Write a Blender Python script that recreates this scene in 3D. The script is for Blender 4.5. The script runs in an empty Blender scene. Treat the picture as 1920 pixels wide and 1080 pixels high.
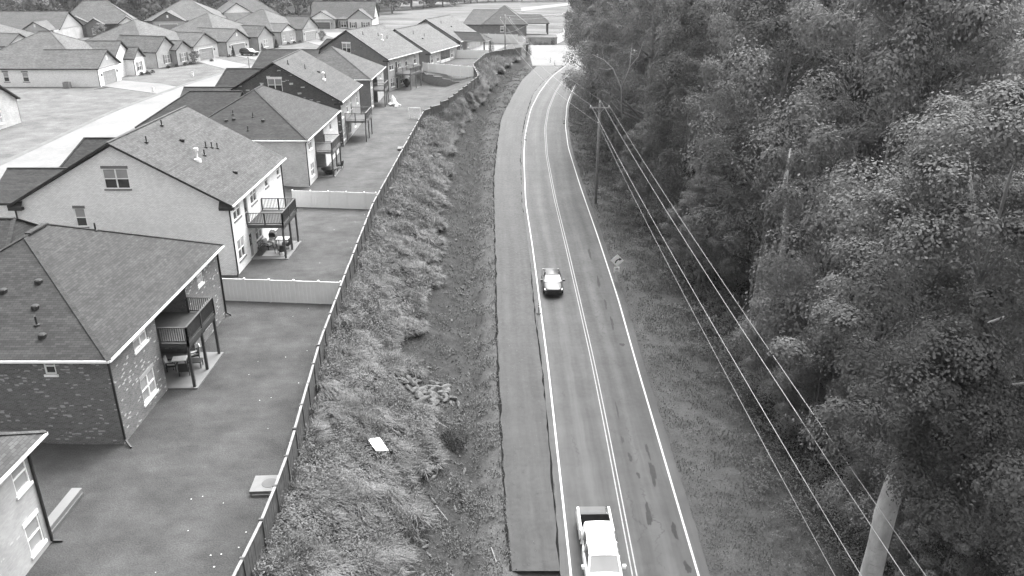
import bpy, math, random
import numpy as np
from mathutils import Vector, Matrix

R = math.radians
random.seed(7)
rng = np.random.default_rng(11)
S = bpy.context.scene
C = S.collection

# ------------------------------------------------------------------ camera
cam_d = bpy.data.cameras.new('camera')
cam_d.sensor_width = 36.0
cam_d.lens = 28.0
cam_d.clip_start = 0.5
cam_d.clip_end = 6000.0
cam = bpy.data.objects.new('camera', cam_d)
C.objects.link(cam)
cam.location = (0, 0, 25)
cam.rotation_euler = (R(90 - 22.8), 0, 0)
S.camera = cam

# ------------------------------------------------------------------ sky, sun, exposure
SUN_EL, SUN_AZ = 62.0, 24.0          # azimuth from +Y towards +X
W = bpy.data.worlds.new('World')
S.world = W
W.use_nodes = True
wn, wl = W.node_tree.nodes, W.node_tree.links
wn.clear()
sky = wn.new('ShaderNodeTexSky')
sky.sky_type = 'NISHITA'
sky.sun_disc = False
sky.sun_elevation = R(SUN_EL)
sky.sun_rotation = R(SUN_AZ)
sky.air_density = 1.0
sky.dust_density = 8.0
sky.ozone_density = 1.0
bw = wn.new('ShaderNodeRGBToBW')       # the photograph is black and white: so is its sky
bg = wn.new('ShaderNodeBackground')
bg.inputs['Strength'].default_value = 0.15
wo = wn.new('ShaderNodeOutputWorld')
wl.new(sky.outputs[0], bw.inputs[0])
wl.new(bw.outputs[0], bg.inputs[0])
wl.new(bg.outputs[0], wo.inputs[0])

sun_d = bpy.data.lights.new('sun', 'SUN')
sun_d.energy = 0.7
sun_d.angle = R(75)
sun_d.color = (1, 1, 1)
sun = bpy.data.objects.new('sun', sun_d)
C.objects.link(sun)
sd = Vector((math.sin(R(SUN_AZ)) * math.cos(R(SUN_EL)), math.cos(R(SUN_AZ)) * math.cos(R(SUN_EL)), math.sin(R(SUN_EL))))
sun.rotation_euler = sd.to_track_quat('Z', 'Y').to_euler()
sun.location = (0, 0, 60)

S.view_settings.view_transform = 'Standard'
S.view_settings.look = 'None'
S.view_settings.gamma = 1.0
S.view_settings.use_curve_mapping = False
S.view_settings.exposure = 2.22
S.render.engine = 'CYCLES'

# ------------------------------------------------------------------ materials
MATS = {}


class NT:
    """small helper round a material's node tree"""

    def __init__(self, name):
        m = bpy.data.materials.new(name)
        m.use_nodes = True
        self.m = m
        self.n = m.node_tree.nodes
        self.l = m.node_tree.links
        self.n.clear()
        self.out = self.n.new('ShaderNodeOutputMaterial')
        self.b = self.n.new('ShaderNodeBsdfPrincipled')
        self.l.new(self.b.outputs[0], self.out.inputs[0])
        MATS[name] = m

    def node(self, t, **kw):
        nd = self.n.new(t)
        for k, v in kw.items():
            setattr(nd, k, v)
        return nd

    def link(self, a, b):
        self.l.new(a, b)

    def pos(self):
        return self.node('ShaderNodeNewGeometry').outputs['Position']

    def uv(self):
        nd = self.node('ShaderNodeUVMap')
        nd.uv_map = 'UVMap'
        return nd.outputs[0]

    def scale(self, v, s):
        nd = self.node('ShaderNodeVectorMath', operation='MULTIPLY')
        self.link(v, nd.inputs[0])
        nd.inputs[1].default_value = s if isinstance(s, (tuple, list)) else (s, s, s)
        return nd.outputs[0]

    def noise(self, v, scale, detail=4, rough=0.55, dist=0.0):
        nd = self.node('ShaderNodeTexNoise')
        self.link(v, nd.inputs['Vector'])
        nd.inputs['Scale'].default_value = scale
        nd.inputs['Detail'].default_value = detail
        nd.inputs['Roughness'].default_value = rough
        nd.inputs['Distortion'].default_value = dist
        return nd.outputs['Fac']

    def ramp(self, f, a, b, lo=0.0, hi=1.0):
        """map f from a..b to lo..hi, clamped"""
        nd = self.node('ShaderNodeMapRange')
        self.link(f, nd.inputs['Value'])
        nd.inputs['From Min'].default_value = a
        nd.inputs['From Max'].default_value = b
        nd.inputs['To Min'].default_value = lo
        nd.inputs['To Max'].default_value = hi
        return nd.outputs[0]

    def math(self, op, a, b=None):
        nd = self.node('ShaderNodeMath', operation=op)
        for i, x in enumerate((a, b)):
            if x is None:
                continue
            if isinstance(x, (int, float)):
                nd.inputs[i].default_value = x
            else:
                self.link(x, nd.inputs[i])
        return nd.outputs[0]

    def mix(self, f, a, b):
        nd = self.node('ShaderNodeMix', data_type='FLOAT')
        for i, x in ((0, f), (2, a), (3, b)):
            if isinstance(x, (int, float)):
                nd.inputs[i].default_value = x
            else:
                self.link(x, nd.inputs[i])
        return nd.outputs[0]

    def color(self, f):
        self.link(f, self.b.inputs['Base Color'])

    def bump(self, h, strength=0.4, dist=0.02):
        nd = self.node('ShaderNodeBump')
        nd.inputs['Strength'].default_value = strength
        nd.inputs['Distance'].default_value = dist
        self.link(h, nd.inputs['Height'])
        self.link(nd.outputs[0], self.b.inputs['Normal'])

    def set(self, rough=0.8, spec=0.3, metal=0.0):
        self.b.inputs['Roughness'].default_value = rough
        self.b.inputs['Specular IOR Level'].default_value = spec
        self.b.inputs['Metallic'].default_value = metal
        return self


def plain(name, g, rough=0.7, spec=0.3, metal=0.0, var=0.12, scale=3.0, coat=0.0):
    t = NT(name)
    f = t.noise(t.pos(), scale, 5)
    t.color(t.ramp(f, 0.25, 0.75, g * (1 - var), g * (1 + var)))
    t.set(rough, spec, metal)
    if coat:
        t.b.inputs['Coat Weight'].default_value = coat
        t.b.inputs['Coat Roughness'].default_value = 0.04
    return t.m


def brick(name, g, mortar, spot=None, spot_amt=0.0, dark=0.75, soft=0.15, row=0.076, cell=(0.24, 0.085), clumped=1.0):
    t = NT(name)
    uv = t.uv()
    bt = t.node('ShaderNodeTexBrick')
    t.link(uv, bt.inputs['Vector'])
    bt.inputs['Scale'].default_value = 1.0
    bt.inputs['Brick Width'].default_value = 0.21
    bt.inputs['Row Height'].default_value = row
    bt.inputs['Mortar Size'].default_value = 0.008
    bt.inputs['Mortar Smooth'].default_value = 0.3
    bt.inputs['Bias'].default_value = 0.0
    bt.inputs['Color1'].default_value = (g, g, g, 1)
    bt.inputs['Color2'].default_value = (g * dark, g * dark, g * dark, 1)
    bt.inputs['Mortar'].default_value = (mortar, mortar, mortar, 1)
    big = t.noise(uv, 0.7, 4)
    col = t.math('MULTIPLY', bt.outputs['Color'], t.ramp(big, 0.3, 0.7, 1 - soft, 1 + soft))
    if spot is not None:
        # whitewashed bricks in loose clusters: whole bricks, one or two long
        sn = t.node('ShaderNodeVectorMath', operation='SNAP')
        wob = t.node('ShaderNodeTexNoise')
        t.link(uv, wob.inputs['Vector'])
        wob.inputs['Scale'].default_value = 6.0
        av = t.node('ShaderNodeVectorMath', operation='MULTIPLY_ADD')
        t.link(wob.outputs['Color'], av.inputs[0])
        av.inputs[1].default_value = (0.22, 0.09, 0)
        t.link(uv, av.inputs[2])
        t.link(av.outputs[0], sn.inputs[0])
        sn.inputs[1].default_value = (*cell, 10)
        wn_ = t.node('ShaderNodeTexWhiteNoise', noise_dimensions='3D')
        t.link(sn.outputs[0], wn_.inputs['Vector'])
        clump = t.noise(uv, 0.8, 4)
        f = t.math('ADD', wn_.outputs['Value'], t.ramp(clump, 0.3, 0.75, -0.13 * clumped, 0.07 * clumped))
        edge = t.noise(uv, 9.0, 2)
        f = t.math('ADD', f, t.ramp(edge, 0.3, 0.7, -0.012, 0.012))
        mask = t.ramp(f, 1 - spot_amt, 1 - spot_amt + 0.012)
        col = t.mix(t.math('MULTIPLY', mask, 0.85), col, spot)
    t.color(col)
    t.bump(bt.outputs['Fac'], -0.5, 0.008)
    return t.set(0.85, 0.2).m


def shingle(name, g, streak=0.2, rough=0.8, spec=0.2):
    t = NT(name)
    uv = t.uv()
    bt = t.node('ShaderNodeTexBrick')
    t.link(uv, bt.inputs['Vector'])
    bt.inputs['Brick Width'].default_value = 0.31
    bt.inputs['Row Height'].default_value = 0.15
    bt.inputs['Mortar Size'].default_value = 0.012
    bt.inputs['Mortar Smooth'].default_value = 0.5
    bt.inputs['Scale'].default_value = 1.0
    bt.inputs['Bias'].default_value = 0.1
    bt.inputs['Color1'].default_value = (g * 0.74, g * 0.74, g * 0.74, 1)
    bt.inputs['Color2'].default_value = (g * 1.3, g * 1.3, g * 1.3, 1)
    bt.inputs['Mortar'].default_value = (g * 0.5, g * 0.5, g * 0.5, 1)
    st = t.noise(t.scale(uv, (0.14, 0.9, 1)), 1.6, 5, 0.6)
    bl = t.noise(uv, 0.6, 4)
    gr = t.noise(uv, 30.0, 2)
    # a lighter line of wear on some courses
    sn = t.node('ShaderNodeVectorMath', operation='SNAP')
    t.link(uv, sn.inputs[0])
    sn.inputs[1].default_value = (3.0, 0.15, 10)
    cw = t.node('ShaderNodeTexWhiteNoise', noise_dimensions='3D')
    t.link(sn.outputs[0], cw.inputs['Vector'])
    col = t.math('MULTIPLY', bt.outputs['Color'], t.ramp(st, 0.3, 0.7, 1 - streak, 1 + streak))
    col = t.math('MULTIPLY', col, t.ramp(bl, 0.3, 0.7, 0.88, 1.12))
    col = t.math('MULTIPLY', col, t.ramp(gr, 0.3, 0.7, 0.9, 1.1))
    col = t.math('MULTIPLY', col, t.ramp(cw.outputs['Value'], 0.0, 1.0, 0.9, 1.12))
    t.color(col)
    t.bump(bt.outputs['Fac'], -0.6, 0.015)
    return t.set(rough, spec).m


shingle('shingle_dark', 0.03)
shingle('shingle_mid', 0.048)
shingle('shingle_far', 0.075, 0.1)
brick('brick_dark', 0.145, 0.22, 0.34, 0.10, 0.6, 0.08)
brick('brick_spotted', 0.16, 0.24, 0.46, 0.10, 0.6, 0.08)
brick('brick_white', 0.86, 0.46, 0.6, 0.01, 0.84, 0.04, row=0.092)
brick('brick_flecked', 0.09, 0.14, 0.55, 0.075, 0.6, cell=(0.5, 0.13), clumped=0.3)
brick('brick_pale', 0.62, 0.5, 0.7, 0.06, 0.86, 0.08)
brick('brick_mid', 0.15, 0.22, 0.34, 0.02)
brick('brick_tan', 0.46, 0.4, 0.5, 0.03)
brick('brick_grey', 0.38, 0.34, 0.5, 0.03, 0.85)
plain('siding_white', 0.75, 0.6)
plain('siding_grey', 0.36, 0.6)
plain('white_trim', 0.78, 0.5)
plain('grey_trim', 0.30, 0.6)
plain('dark_trim', 0.022, 0.55, 0.3)
plain('black_metal', 0.018, 0.45, 0.4)
plain('lintel_grey', 0.16, 0.8)
plain('deck_dark', 0.045, 0.65, 0.3, var=0.25)
plain('deck_brown', 0.06, 0.7, 0.3, var=0.25)
plain('deck_light', 0.13, 0.75, 0.25, var=0.25)
plain('garage_grey', 0.27, 0.55, var=0.05)
plain('garage_dark', 0.13, 0.55, var=0.05)
plain('door_dark', 0.05, 0.5)
plain('door_grey', 0.3, 0.5)
plain('concrete', 0.15, 0.9, 0.1, var=0.15, scale=0.6)
plain('concrete_dull', 0.11, 0.9, 0.1, var=0.2, scale=0.8)
plain('vinyl', 0.64, 0.45, 0.35, var=0.04)
plain('vinyl_white', 0.72, 0.45, 0.35, var=0.04)
plain('fence_wood', 0.085, 0.85, 0.15, var=0.35, scale=2.2)
plain('fence_cap', 0.19, 0.8, 0.2, var=0.3)
plain('pole_wood', 0.2, 0.85, 0.15, var=0.25)
plain('arm_wood', 0.3, 0.85, 0.15, var=0.2)
plain('cable', 0.26, 0.5, 0.3, var=0.02)
plain('porcelain', 0.7, 0.3, 0.5)
plain('galvanised', 0.42, 0.4, 0.5, var=0.1)
plain('tyre', 0.015, 0.8)
plain('rim', 0.45, 0.3, 0.5, 0.6)
plain('paint_white', 0.86, 0.3, 0.5, var=0.01, coat=1.0)
plain('paint_dark', 0.035, 0.42, 0.35, 0.0, var=0.02, coat=0.35)
plain('paint_black', 0.014, 0.3, 0.5, var=0.02, coat=1.0)
plain('plastic_black', 0.015, 0.5, 0.4)
plain('bed_liner', 0.075, 0.6)
plain('bare_soil', 0.045, 0.95, 0.0, var=0.4, scale=3)
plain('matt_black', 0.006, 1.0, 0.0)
plain('stone_chip', 0.16, 0.9, 0.1, var=0.6, scale=9)
plain('lamp_glass', 0.65, 0.15, 0.5, var=0.02)
plain('sign_face', 0.8, 0.4, 0.4, var=0.04)
plain('sign_ink', 0.012, 0.5)
plain('line_paint', 0.4, 0.7, 0.3, var=0.15, scale=6)
plain('line_yellow', 0.22, 0.7, 0.3, var=0.25, scale=6)
plain('tar', 0.012, 1.0, 0.0)
plain('patch', 0.022, 0.75, 0.2, var=0.2)
plain('rock', 0.095, 0.95, 0.1, var=0.5, scale=3.5)
plain('white_board', 0.85, 0.5)
plain('utility_grey', 0.12, 0.6)
plain('bark', 0.16, 0.9, 0.15, var=0.35, scale=4)
plain('bark_pale', 0.2, 0.9, 0.15, var=0.2, scale=5)
plain('cushion', 0.5, 0.9)
plain('wicker', 0.03, 0.7)
plain('table_white', 0.7, 0.5)
plain('cloth_pale', 0.5, 0.9)
plain('mulch', 0.035, 0.95, 0.1, var=0.4, scale=8)
plain('chip', 0.5, 0.9)
plain('petal', 0.4, 0.8)
plain('block_wall', 0.19, 0.9, 0.2, var=0.2)


def glass(name, g, rough=0.08):
    t = NT(name)
    f = t.noise(t.pos(), 0.6, 2)
    t.color(t.ramp(f, 0.3, 0.7, g * 0.85, g * 1.15))
    t.set(rough, 0.5)
    t.b.inputs['Coat Weight'].default_value = 0.5
    return t.m


glass('glass_dark', 0.045)
glass('glass_blind', 0.30, 0.15)
glass('glass_car', 0.03, 0.03)


def leaf(name, g, var=0.3, spec=0.12, rough=0.65, trans=0.28):
    t = NT(name)
    oi = t.node('ShaderNodeObjectInfo')
    p = t.pos()
    n1 = t.noise(p, 0.5, 3)
    n2 = t.noise(p, 11.0, 3, 0.7)
    f = t.math('MULTIPLY', t.ramp(n1, 0.3, 0.7, 1 - var * 0.6, 1 + var * 0.6), t.ramp(n2, 0.3, 0.7, 1 - var * 0.7, 1 + var * 0.7))
    f = t.math('MULTIPLY', f, t.ramp(oi.outputs['Random'], 0, 1, 0.82, 1.18))
    col = t.math('MULTIPLY', f, g)
    t.color(col)
    t.set(rough, spec)
    tr = t.node('ShaderNodeBsdfTranslucent')
    t.link(col, tr.inputs[0])
    mx = t.node('ShaderNodeMixShader')
    mx.inputs[0].default_value = trans
    t.link(t.b.outputs[0], mx.inputs[1])
    t.link(tr.outputs[0], mx.inputs[2])
    t.link(mx.outputs[0], t.out.inputs[0])
    return t.m


leaf('leaf', 0.15, 0.28)
leaf('leaf_dark', 0.11, 0.28)
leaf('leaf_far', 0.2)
leaf('blade', 0.14, 0.75, 0.2, 0.6)
leaf('weed', 0.13, 0.6, 0.25, 0.55)
leaf('verge_blade', 0.10, 0.4, 0.2, 0.6)
leaf('bush_dark', 0.035, 0.3)


def ground_mat():
    t = NT('ground')
    p = t.pos()
    flat = t.scale(p, (1, 1, 0.2))

    def attr(n):
        a = t.node('ShaderNodeAttribute', attribute_name=n)
        return a.outputs['Fac']
    # mown lawn
    l1, l2 = t.noise(flat, 0.35, 5, 0.6), t.noise(t.scale(flat, (0.8, 1, 1)), 1.3, 6, 0.68)
    l3, l4 = t.noise(flat, 14.0, 3), t.noise(t.scale(flat, (0.6, 2.6, 1)), 0.5, 4, 0.65)
    lawn = t.math('MULTIPLY', t.ramp(l1, 0.3, 0.72, 0.041, 0.066), t.ramp(l2, 0.3, 0.7, 0.86, 1.14))
    lawn = t.math('MULTIPLY', lawn, t.ramp(l3, 0.25, 0.75, 0.68, 1.32))
    lawn = t.math('MULTIPLY', lawn, t.ramp(l4, 0.3, 0.7, 0.95, 1.06))
    # bare soil with stones
    d1, d2, d3 = t.noise(flat, 0.9, 6, 0.65), t.noise(flat, 7.0, 4, 0.65), t.noise(flat, 40.0, 2)
    dirt = t.math('MULTIPLY', t.ramp(d1, 0.3, 0.7, 0.024, 0.05), t.ramp(d2, 0.3, 0.7, 0.7, 1.3))
    dirt = t.math('MULTIPLY', dirt, t.ramp(d3, 0.3, 0.7, 0.8, 1.25))
    # gravelly shoulder
    g1, g2 = t.noise(flat, 1.6, 5, 0.65), t.noise(flat, 25.0, 3)
    grav = t.math('MULTIPLY', t.ramp(g1, 0.3, 0.7, 0.038, 0.082), t.ramp(g2, 0.3, 0.7, 0.75, 1.3))
    verge = t.math('MULTIPLY', t.ramp(d1, 0.3, 0.7, 0.05, 0.09), t.ramp(d2, 0.3, 0.7, 0.75, 1.25))
    forest = t.math('MULTIPLY', t.ramp(d1, 0.3, 0.7, 0.02, 0.045), t.ramp(d2, 0.3, 0.7, 0.7, 1.3))
    f1 = t.noise(t.scale(flat, (0.3, 1.5, 1)), 0.12, 6, 0.65)
    field = t.math('MULTIPLY', t.ramp(f1, 0.35, 0.65, 0.07, 0.15), t.ramp(d1, 0.3, 0.7, 0.85, 1.15))
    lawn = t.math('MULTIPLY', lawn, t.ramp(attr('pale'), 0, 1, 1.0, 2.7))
    col = t.mix(attr('dirt'), lawn, dirt)
    col = t.mix(attr('gravel'), col, grav)
    col = t.mix(attr('verge'), col, verge)
    col = t.mix(attr('forest'), col, forest)
    col = t.mix(attr('field'), col, field)
    t.color(col)
    h = t.math('ADD', t.math('MULTIPLY', l3, 0.5), d2)
    t.bump(h, 0.6, 0.05)
    return t.set(1.0, 0.0).m


ground_mat()


def asphalt(name, g, wheel, patches=True):
    """uv: u metres across from the left edge, v metres along"""
    t = NT(name)
    uv = t.uv()
    sx = t.node('ShaderNodeSeparateXYZ')
    t.link(uv, sx.inputs[0])
    u = sx.outputs[0]
    along = t.noise(t.scale(uv, (1.6, 0.05, 1)), 1.0, 5, 0.6)
    n1, n2, n3 = t.noise(uv, 0.35, 4), t.noise(uv, 3.0, 5, 0.65), t.noise(uv, 40, 2)
    col = t.math('MULTIPLY', t.ramp(along, 0.3, 0.7, g * 0.66, g * 1.3), t.ramp(n1, 0.3, 0.7, 0.76, 1.24))
    col = t.math('MULTIPLY', col, t.ramp(n2, 0.3, 0.7, 0.93, 1.07))
    col = t.math('MULTIPLY', col, t.ramp(n3, 0.3, 0.7, 0.9, 1.1))
    if wheel:
        # wheel paths: stone polished pale, with a dark line of old drips between
        w = t.math('SINE', t.math('MULTIPLY', u, 2 * math.pi / 1.68))
        col = t.math('MULTIPLY', col, t.ramp(w, -1, 1, 0.83, 1.14))
        # long wandering cracks
        warp = t.noise(t.scale(uv, (0.15, 0.35, 1)), 1.0, 5, 0.7)
        for c0, amp, lo in ((5.3, 1.1, 0.45), (4.35, 0.9, 0.5), (1.55, 0.8, 0.5)):
            off = t.math('ABSOLUTE', t.math('SUBTRACT', t.math('ADD', u, t.ramp(warp, 0.2, 0.8, -amp, amp)), c0))
            gate = t.ramp(t.noise(t.scale(uv, (0.1, 0.22, 1)), 1.0, 3, 0.6), lo, lo + 0.12)
            crack = t.math('MULTIPLY', t.ramp(off, 0.0, 0.055, 1, 0), gate)
            col = t.math('MULTIPLY', col, t.ramp(crack, 0, 1, 1, 0.5))
    t.color(col)
    t.bump(t.math('ADD', n3, n2), 0.25, 0.01)
    t.set(0.6, 0.22)
    t.link(t.ramp(n2, 0.3, 0.7, 0.5, 0.68), t.b.inputs['Roughness'])
    return t.m


asphalt('asphalt', 0.037, True)
asphalt('asphalt_new', 0.024, False)


def street_mat():
    t = NT('street_concrete')
    p = t.pos()
    n1, n2 = t.noise(p, 0.12, 5, 0.6), t.noise(p, 2.0, 5, 0.6)
    t.color(t.math('MULTIPLY', t.ramp(n1, 0.3, 0.7, 0.125, 0.175), t.ramp(n2, 0.3, 0.7, 0.9, 1.1)))
    return t.set(0.85, 0.1).m


street_mat()


def bark_mat():
    t = NT('bark_smooth')
    p = t.pos()
    n1 = t.noise(t.scale(p, (3, 3, 1.2)), 1.0, 5, 0.6)
    n2 = t.noise(t.scale(p, (1, 1, 0.35)), 2.2, 4)
    n3 = t.noise(t.scale(p, (3, 3, 14)), 1.0, 3)
    c = t.math('MULTIPLY', t.ramp(n1, 0.3, 0.7, 0.25, 0.4), t.ramp(n2, 0.3, 0.7, 0.8, 1.15))
    t.color(t.math('MULTIPLY', c, t.ramp(n3, 0.62, 0.72, 1.0, 0.72)))
    t.bump(n1, 0.5, 0.03)
    return t.set(0.9, 0.15).m


bark_mat()

# ------------------------------------------------------------------ mesh helpers


def autouv(me):
    """metres: u level along the face, v up its slope"""
    n = len(me.polygons)
    if not n:
        return
    nor = np.empty(n * 3, np.float32); me.polygons.foreach_get('normal', nor); nor = nor.reshape(-1, 3)
    ls = np.empty(n, np.int32); lt = np.empty(n, np.int32)
    me.polygons.foreach_get('loop_start', ls); me.polygons.foreach_get('loop_total', lt)
    nl = len(me.loops)
    vi = np.empty(nl, np.int32); me.loops.foreach_get('vertex_index', vi)
    co = np.empty(len(me.vertices) * 3, np.float32); me.vertices.foreach_get('co', co); co = co.reshape(-1, 3)
    fi = np.repeat(np.arange(n), lt)
    t = np.stack([-nor[:, 1], nor[:, 0], np.zeros(n)], 1)
    ln = np.linalg.norm(t, axis=1)
    bad = ln < 1e-4
    t[bad] = (1, 0, 0); ln[bad] = 1
    t /= ln[:, None]
    b = np.cross(nor, t)
    p = co[vi]
    uv = np.stack([(p * t[fi]).sum(1), (p * b[fi]).sum(1)], 1).astype(np.float32)
    layer = me.uv_layers.new(name='UVMap')
    layer.data.foreach_set('uv', uv.ravel())


class MB:
    def __init__(self):
        self.v, self.f = [], []

    def add(self, vs, fs):
        o = len(self.v)
        self.v += [tuple(p) for p in vs]
        self.f += [tuple(i + o for i in f) for f in fs]

    def box(self, x0, x1, y0, y1, z0, z1):
        self.add([(x0, y0, z0), (x1, y0, z0), (x1, y1, z0), (x0, y1, z0), (x0, y0, z1), (x1, y0, z1), (x1, y1, z1), (x0, y1, z1)],
                 [(0, 3, 2, 1), (4, 5, 6, 7), (0, 1, 5, 4), (1, 2, 6, 5), (2, 3, 7, 6), (3, 0, 4, 7)])

    def poly(self, *ps):
        self.add(ps, [tuple(range(len(ps)))])

    def beam(self, a, b, w, h, up=(0, 0, 1)):
        a, b = Vector(a), Vector(b)
        d = (b - a).normalized()
        s = d.cross(Vector(up))
        if s.length < 1e-4:
            s = d.cross(Vector((0, 1, 0)))
        s.normalize()
        u = s.cross(d)
        s *= w / 2; u *= h / 2
        vs = [a - s - u, a + s - u, a + s + u, a - s + u, b - s - u, b + s - u, b + s + u, b - s + u]
        self.add(vs, [(0, 1, 2, 3), (7, 6, 5, 4), (0, 4, 5, 1), (1, 5, 6, 2), (2, 6, 7, 3), (3, 7, 4, 0)])

    def tube(self, pts, rads, n=8, caps=True):
        pts = [Vector(p) for p in pts]
        if isinstance(rads, (int, float)):
            rads = [rads] * len(pts)
        vs, fs = [], []
        for i, p in enumerate(pts):
            d = (pts[min(i + 1, len(pts) - 1)] - pts[max(i - 1, 0)]).normalized()
            s = d.cross(Vector((0, 0, 1)))
            if s.length < 0.05:
                s = d.cross(Vector((0, 1, 0)))
            s.normalize()
            u = s.cross(d)
            for k in range(n):
                a = 2 * math.pi * k / n
                vs.append(p + (s * math.cos(a) + u * math.sin(a)) * rads[i])
        for i in range(len(pts) - 1):
            for k in range(n):
                k2 = (k + 1) % n
                fs.append((i * n + k, i * n + k2, (i + 1) * n + k2, (i + 1) * n + k))
        if caps:
            fs.append(tuple(range(n))[::-1])
            fs.append(tuple((len(pts) - 1) * n + k for k in range(n)))
        self.add(vs, fs)

    def lathe(self, prof, n=14, o=(0, 0, 0)):
        vs, fs = [], []
        for r, z in prof:
            for k in range(n):
                a = 2 * math.pi * k / n
                vs.append((o[0] + r * math.cos(a), o[1] + r * math.sin(a), o[2] + z))
        for i in range(len(prof) - 1):
            for k in range(n):
                k2 = (k + 1) % n
                fs.append((i * n + k, i * n + k2, (i + 1) * n + k2, (i + 1) * n + k))
        fs.append(tuple(range(n))[::-1])
        fs.append(tuple((len(prof) - 1) * n + k for k in range(n)))
        self.add(vs, fs)

    def mesh(self, name, smooth=False, uv=True):
        me = bpy.data.meshes.new(name)
        me.from_pydata(self.v, [], self.f)
        me.validate()
        me.update()
        if uv:
            autouv(me)
        if smooth:
            me.polygons.foreach_set('use_smooth', [True] * len(me.polygons))
        return me

    def build(self, name, mat, parent=None, smooth=False, **props):
        me = self.mesh(name, smooth)
        me.materials.append(MATS[mat])
        return link(name, me, parent, **props)


def link(name, data, parent=None, loc=None, rotz=None, **props):
    o = bpy.data.objects.new(name, data)
    C.objects.link(o)
    if parent:
        o.parent = parent
    if loc is not None:
        o.location = loc
    if rotz is not None:
        o.rotation_euler = (0, 0, rotz)
    for k, v in props.items():
        o[k] = v
    return o


def thing(name, label, cat, loc=(0, 0, 0), rotz=0.0, group=None):
    o = link(name, None, None, loc, rotz, label=label, category=cat)
    o.empty_display_size = 0.3
    if group:
        o['group'] = group
    return o


def tag(o, label, cat, group=None):
    o['label'] = label
    o['category'] = cat
    if group:
        o['group'] = group
    return o


def copy_tree(o, parent=None):
    c = o.copy()
    C.objects.link(c)
    if parent:
        c.parent = parent
    for ch in list(o.children):
        copy_tree(ch, c)
    return c


def np_mesh(name, co, nv, mat, smooth=False):
    """co: (N, nv, 3) array of N separate polygons with nv corners"""
    N = len(co)
    me = bpy.data.meshes.new(name)
    me.vertices.add(N * nv)
    me.vertices.foreach_set('co', co.astype(np.float32).ravel())
    me.loops.add(N * nv)
    me.loops.foreach_set('vertex_index', np.arange(N * nv, dtype=np.int32))
    me.polygons.add(N)
    me.polygons.foreach_set('loop_start', np.arange(0, N * nv, nv, dtype=np.int32))
    me.update(calc_edges=True)
    me.materials.append(MATS[mat])
    return me


def unit(a):
    return a / np.maximum(np.linalg.norm(a, axis=-1, keepdims=True), 1e-6)


# ------------------------------------------------------------------ the lie of the land
_ty = np.arange(-60, 700, 1.0)


def smooth1(xs, ys, k=9):
    v = np.interp(_ty, xs, ys)
    ker = np.hanning(k + 2)[1:-1]; ker /= ker.sum()
    pad = np.pad(v, (k // 2, k // 2), mode='edge')
    return np.convolve(pad, ker, 'valid')


def curve(xs, ys, k=9):
    tab = smooth1(xs, ys, k)
    return lambda y: np.interp(y, _ty, tab)


zr = curve([-60, 20, 36, 62, 100, 150, 185, 215, 300], [-4.9, -4.2, -4.0, -3.6, -2.4, 0.2, 1.8, 2.8, 3.0], 21)
Ax = curve([-60, 31, 36, 45, 57, 73, 88, 103, 119, 135, 147, 167, 183, 200, 240], [0.6, 0.05, -0.3, -0.71, -1.15, -1.57, -2.04, -2.4, -2.24, -1.8, -0.49, 1.97, 5.35, 9.5, 20], 7)
Bx = curve([-60, 31, 41, 52, 61, 70, 79, 92, 110, 125, 135, 154, 167, 174, 200, 240], [2.6, 2.5, 2.46, 2.35, 2.05, 1.92, 1.9, 1.35, 1.25, 1.68, 2.3, 4.06, 6.57, 8.54, 16, 32], 5)
Cx = curve([-60, 31, 43, 53, 62, 70, 79, 92, 113, 125, 141, 154, 167, 174, 200, 240], [3.0, 3.0, 2.85, 2.73, 2.52, 2.33, 2.1, 1.65, 1.69, 2.1, 3.28, 5.08, 7.45, 9.11, 17, 33], 9)
Dx = curve([-60, 31, 45, 54, 65, 78, 94, 113, 128, 141, 154, 167, 174, 200, 240], [6.2, 6.21, 6.22, 6.17, 5.97, 5.67, 5.23, 4.99, 5.32, 6.37, 8.13, 10.4, 12.1, 20, 36], 9)
Ex = curve([-60, 31, 43, 53, 65, 81, 99, 117, 130, 145, 154, 167, 174, 200, 240], [9.45, 9.45, 9.45, 9.44, 9.5, 9.2, 8.71, 8.32, 8.69, 9.9, 11.2, 13.4, 15.1, 23, 39], 9)
Fx = curve([-60, 31, 43, 53, 65, 81, 99, 117, 130, 145, 154, 167, 174, 200, 240], [10.05, 10.05, 10.1, 10.02, 10.1, 9.75, 9.2, 8.85, 9.15, 10.3, 11.7, 13.9, 15.7, 23.6, 39.6], 9)
Gx = curve([-60, 31, 45, 57, 77, 88, 108, 128, 145, 160, 175, 200, 240], [17.5, 17.2, 16.2, 15.6, 15.6, 14.2, 11.6, 10.8, 11.0, 13.0, 16.5, 26, 42], 9)
Vx = curve([-60, 32, 37, 43, 46, 50, 54, 61, 66, 79, 91, 106, 128, 151, 172, 190], [-5.2, -5.27, -5.4, -4.5, -4.6, -7.0, -8.6, -7.5, -6.9, -8.2, -8.2, -8.9, -8.7, -5.6, -3.2, 0.5], 5)
DTx = curve([-60, 32, 40, 49, 59, 75, 91, 108, 125, 145, 163, 191], [-2.7, -2.77, -2.5, -3.03, -3.3, -4.28, -4.75, -5.17, -5.46, -4.32, -2.15, 3.1], 9)
FX = curve([-60, 22, 29, 34, 46, 62, 77, 104, 127, 131.5, 142, 150, 165, 183.5, 188, 196, 240], [-11.6, -11.4, -11.1, -11.3, -12.45, -13.3, -14, -14.1, -13.9, -10.6, -7.7, -6.1, -7.9, -5.9, -3.2, 3, 3.5], 3)
ZF = curve([-60, 104, 127, 132, 142, 150, 170, 240], [0, 0, 0.4, 1.3, 2.2, 2.6, 2.7, 3.0], 3)
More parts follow.
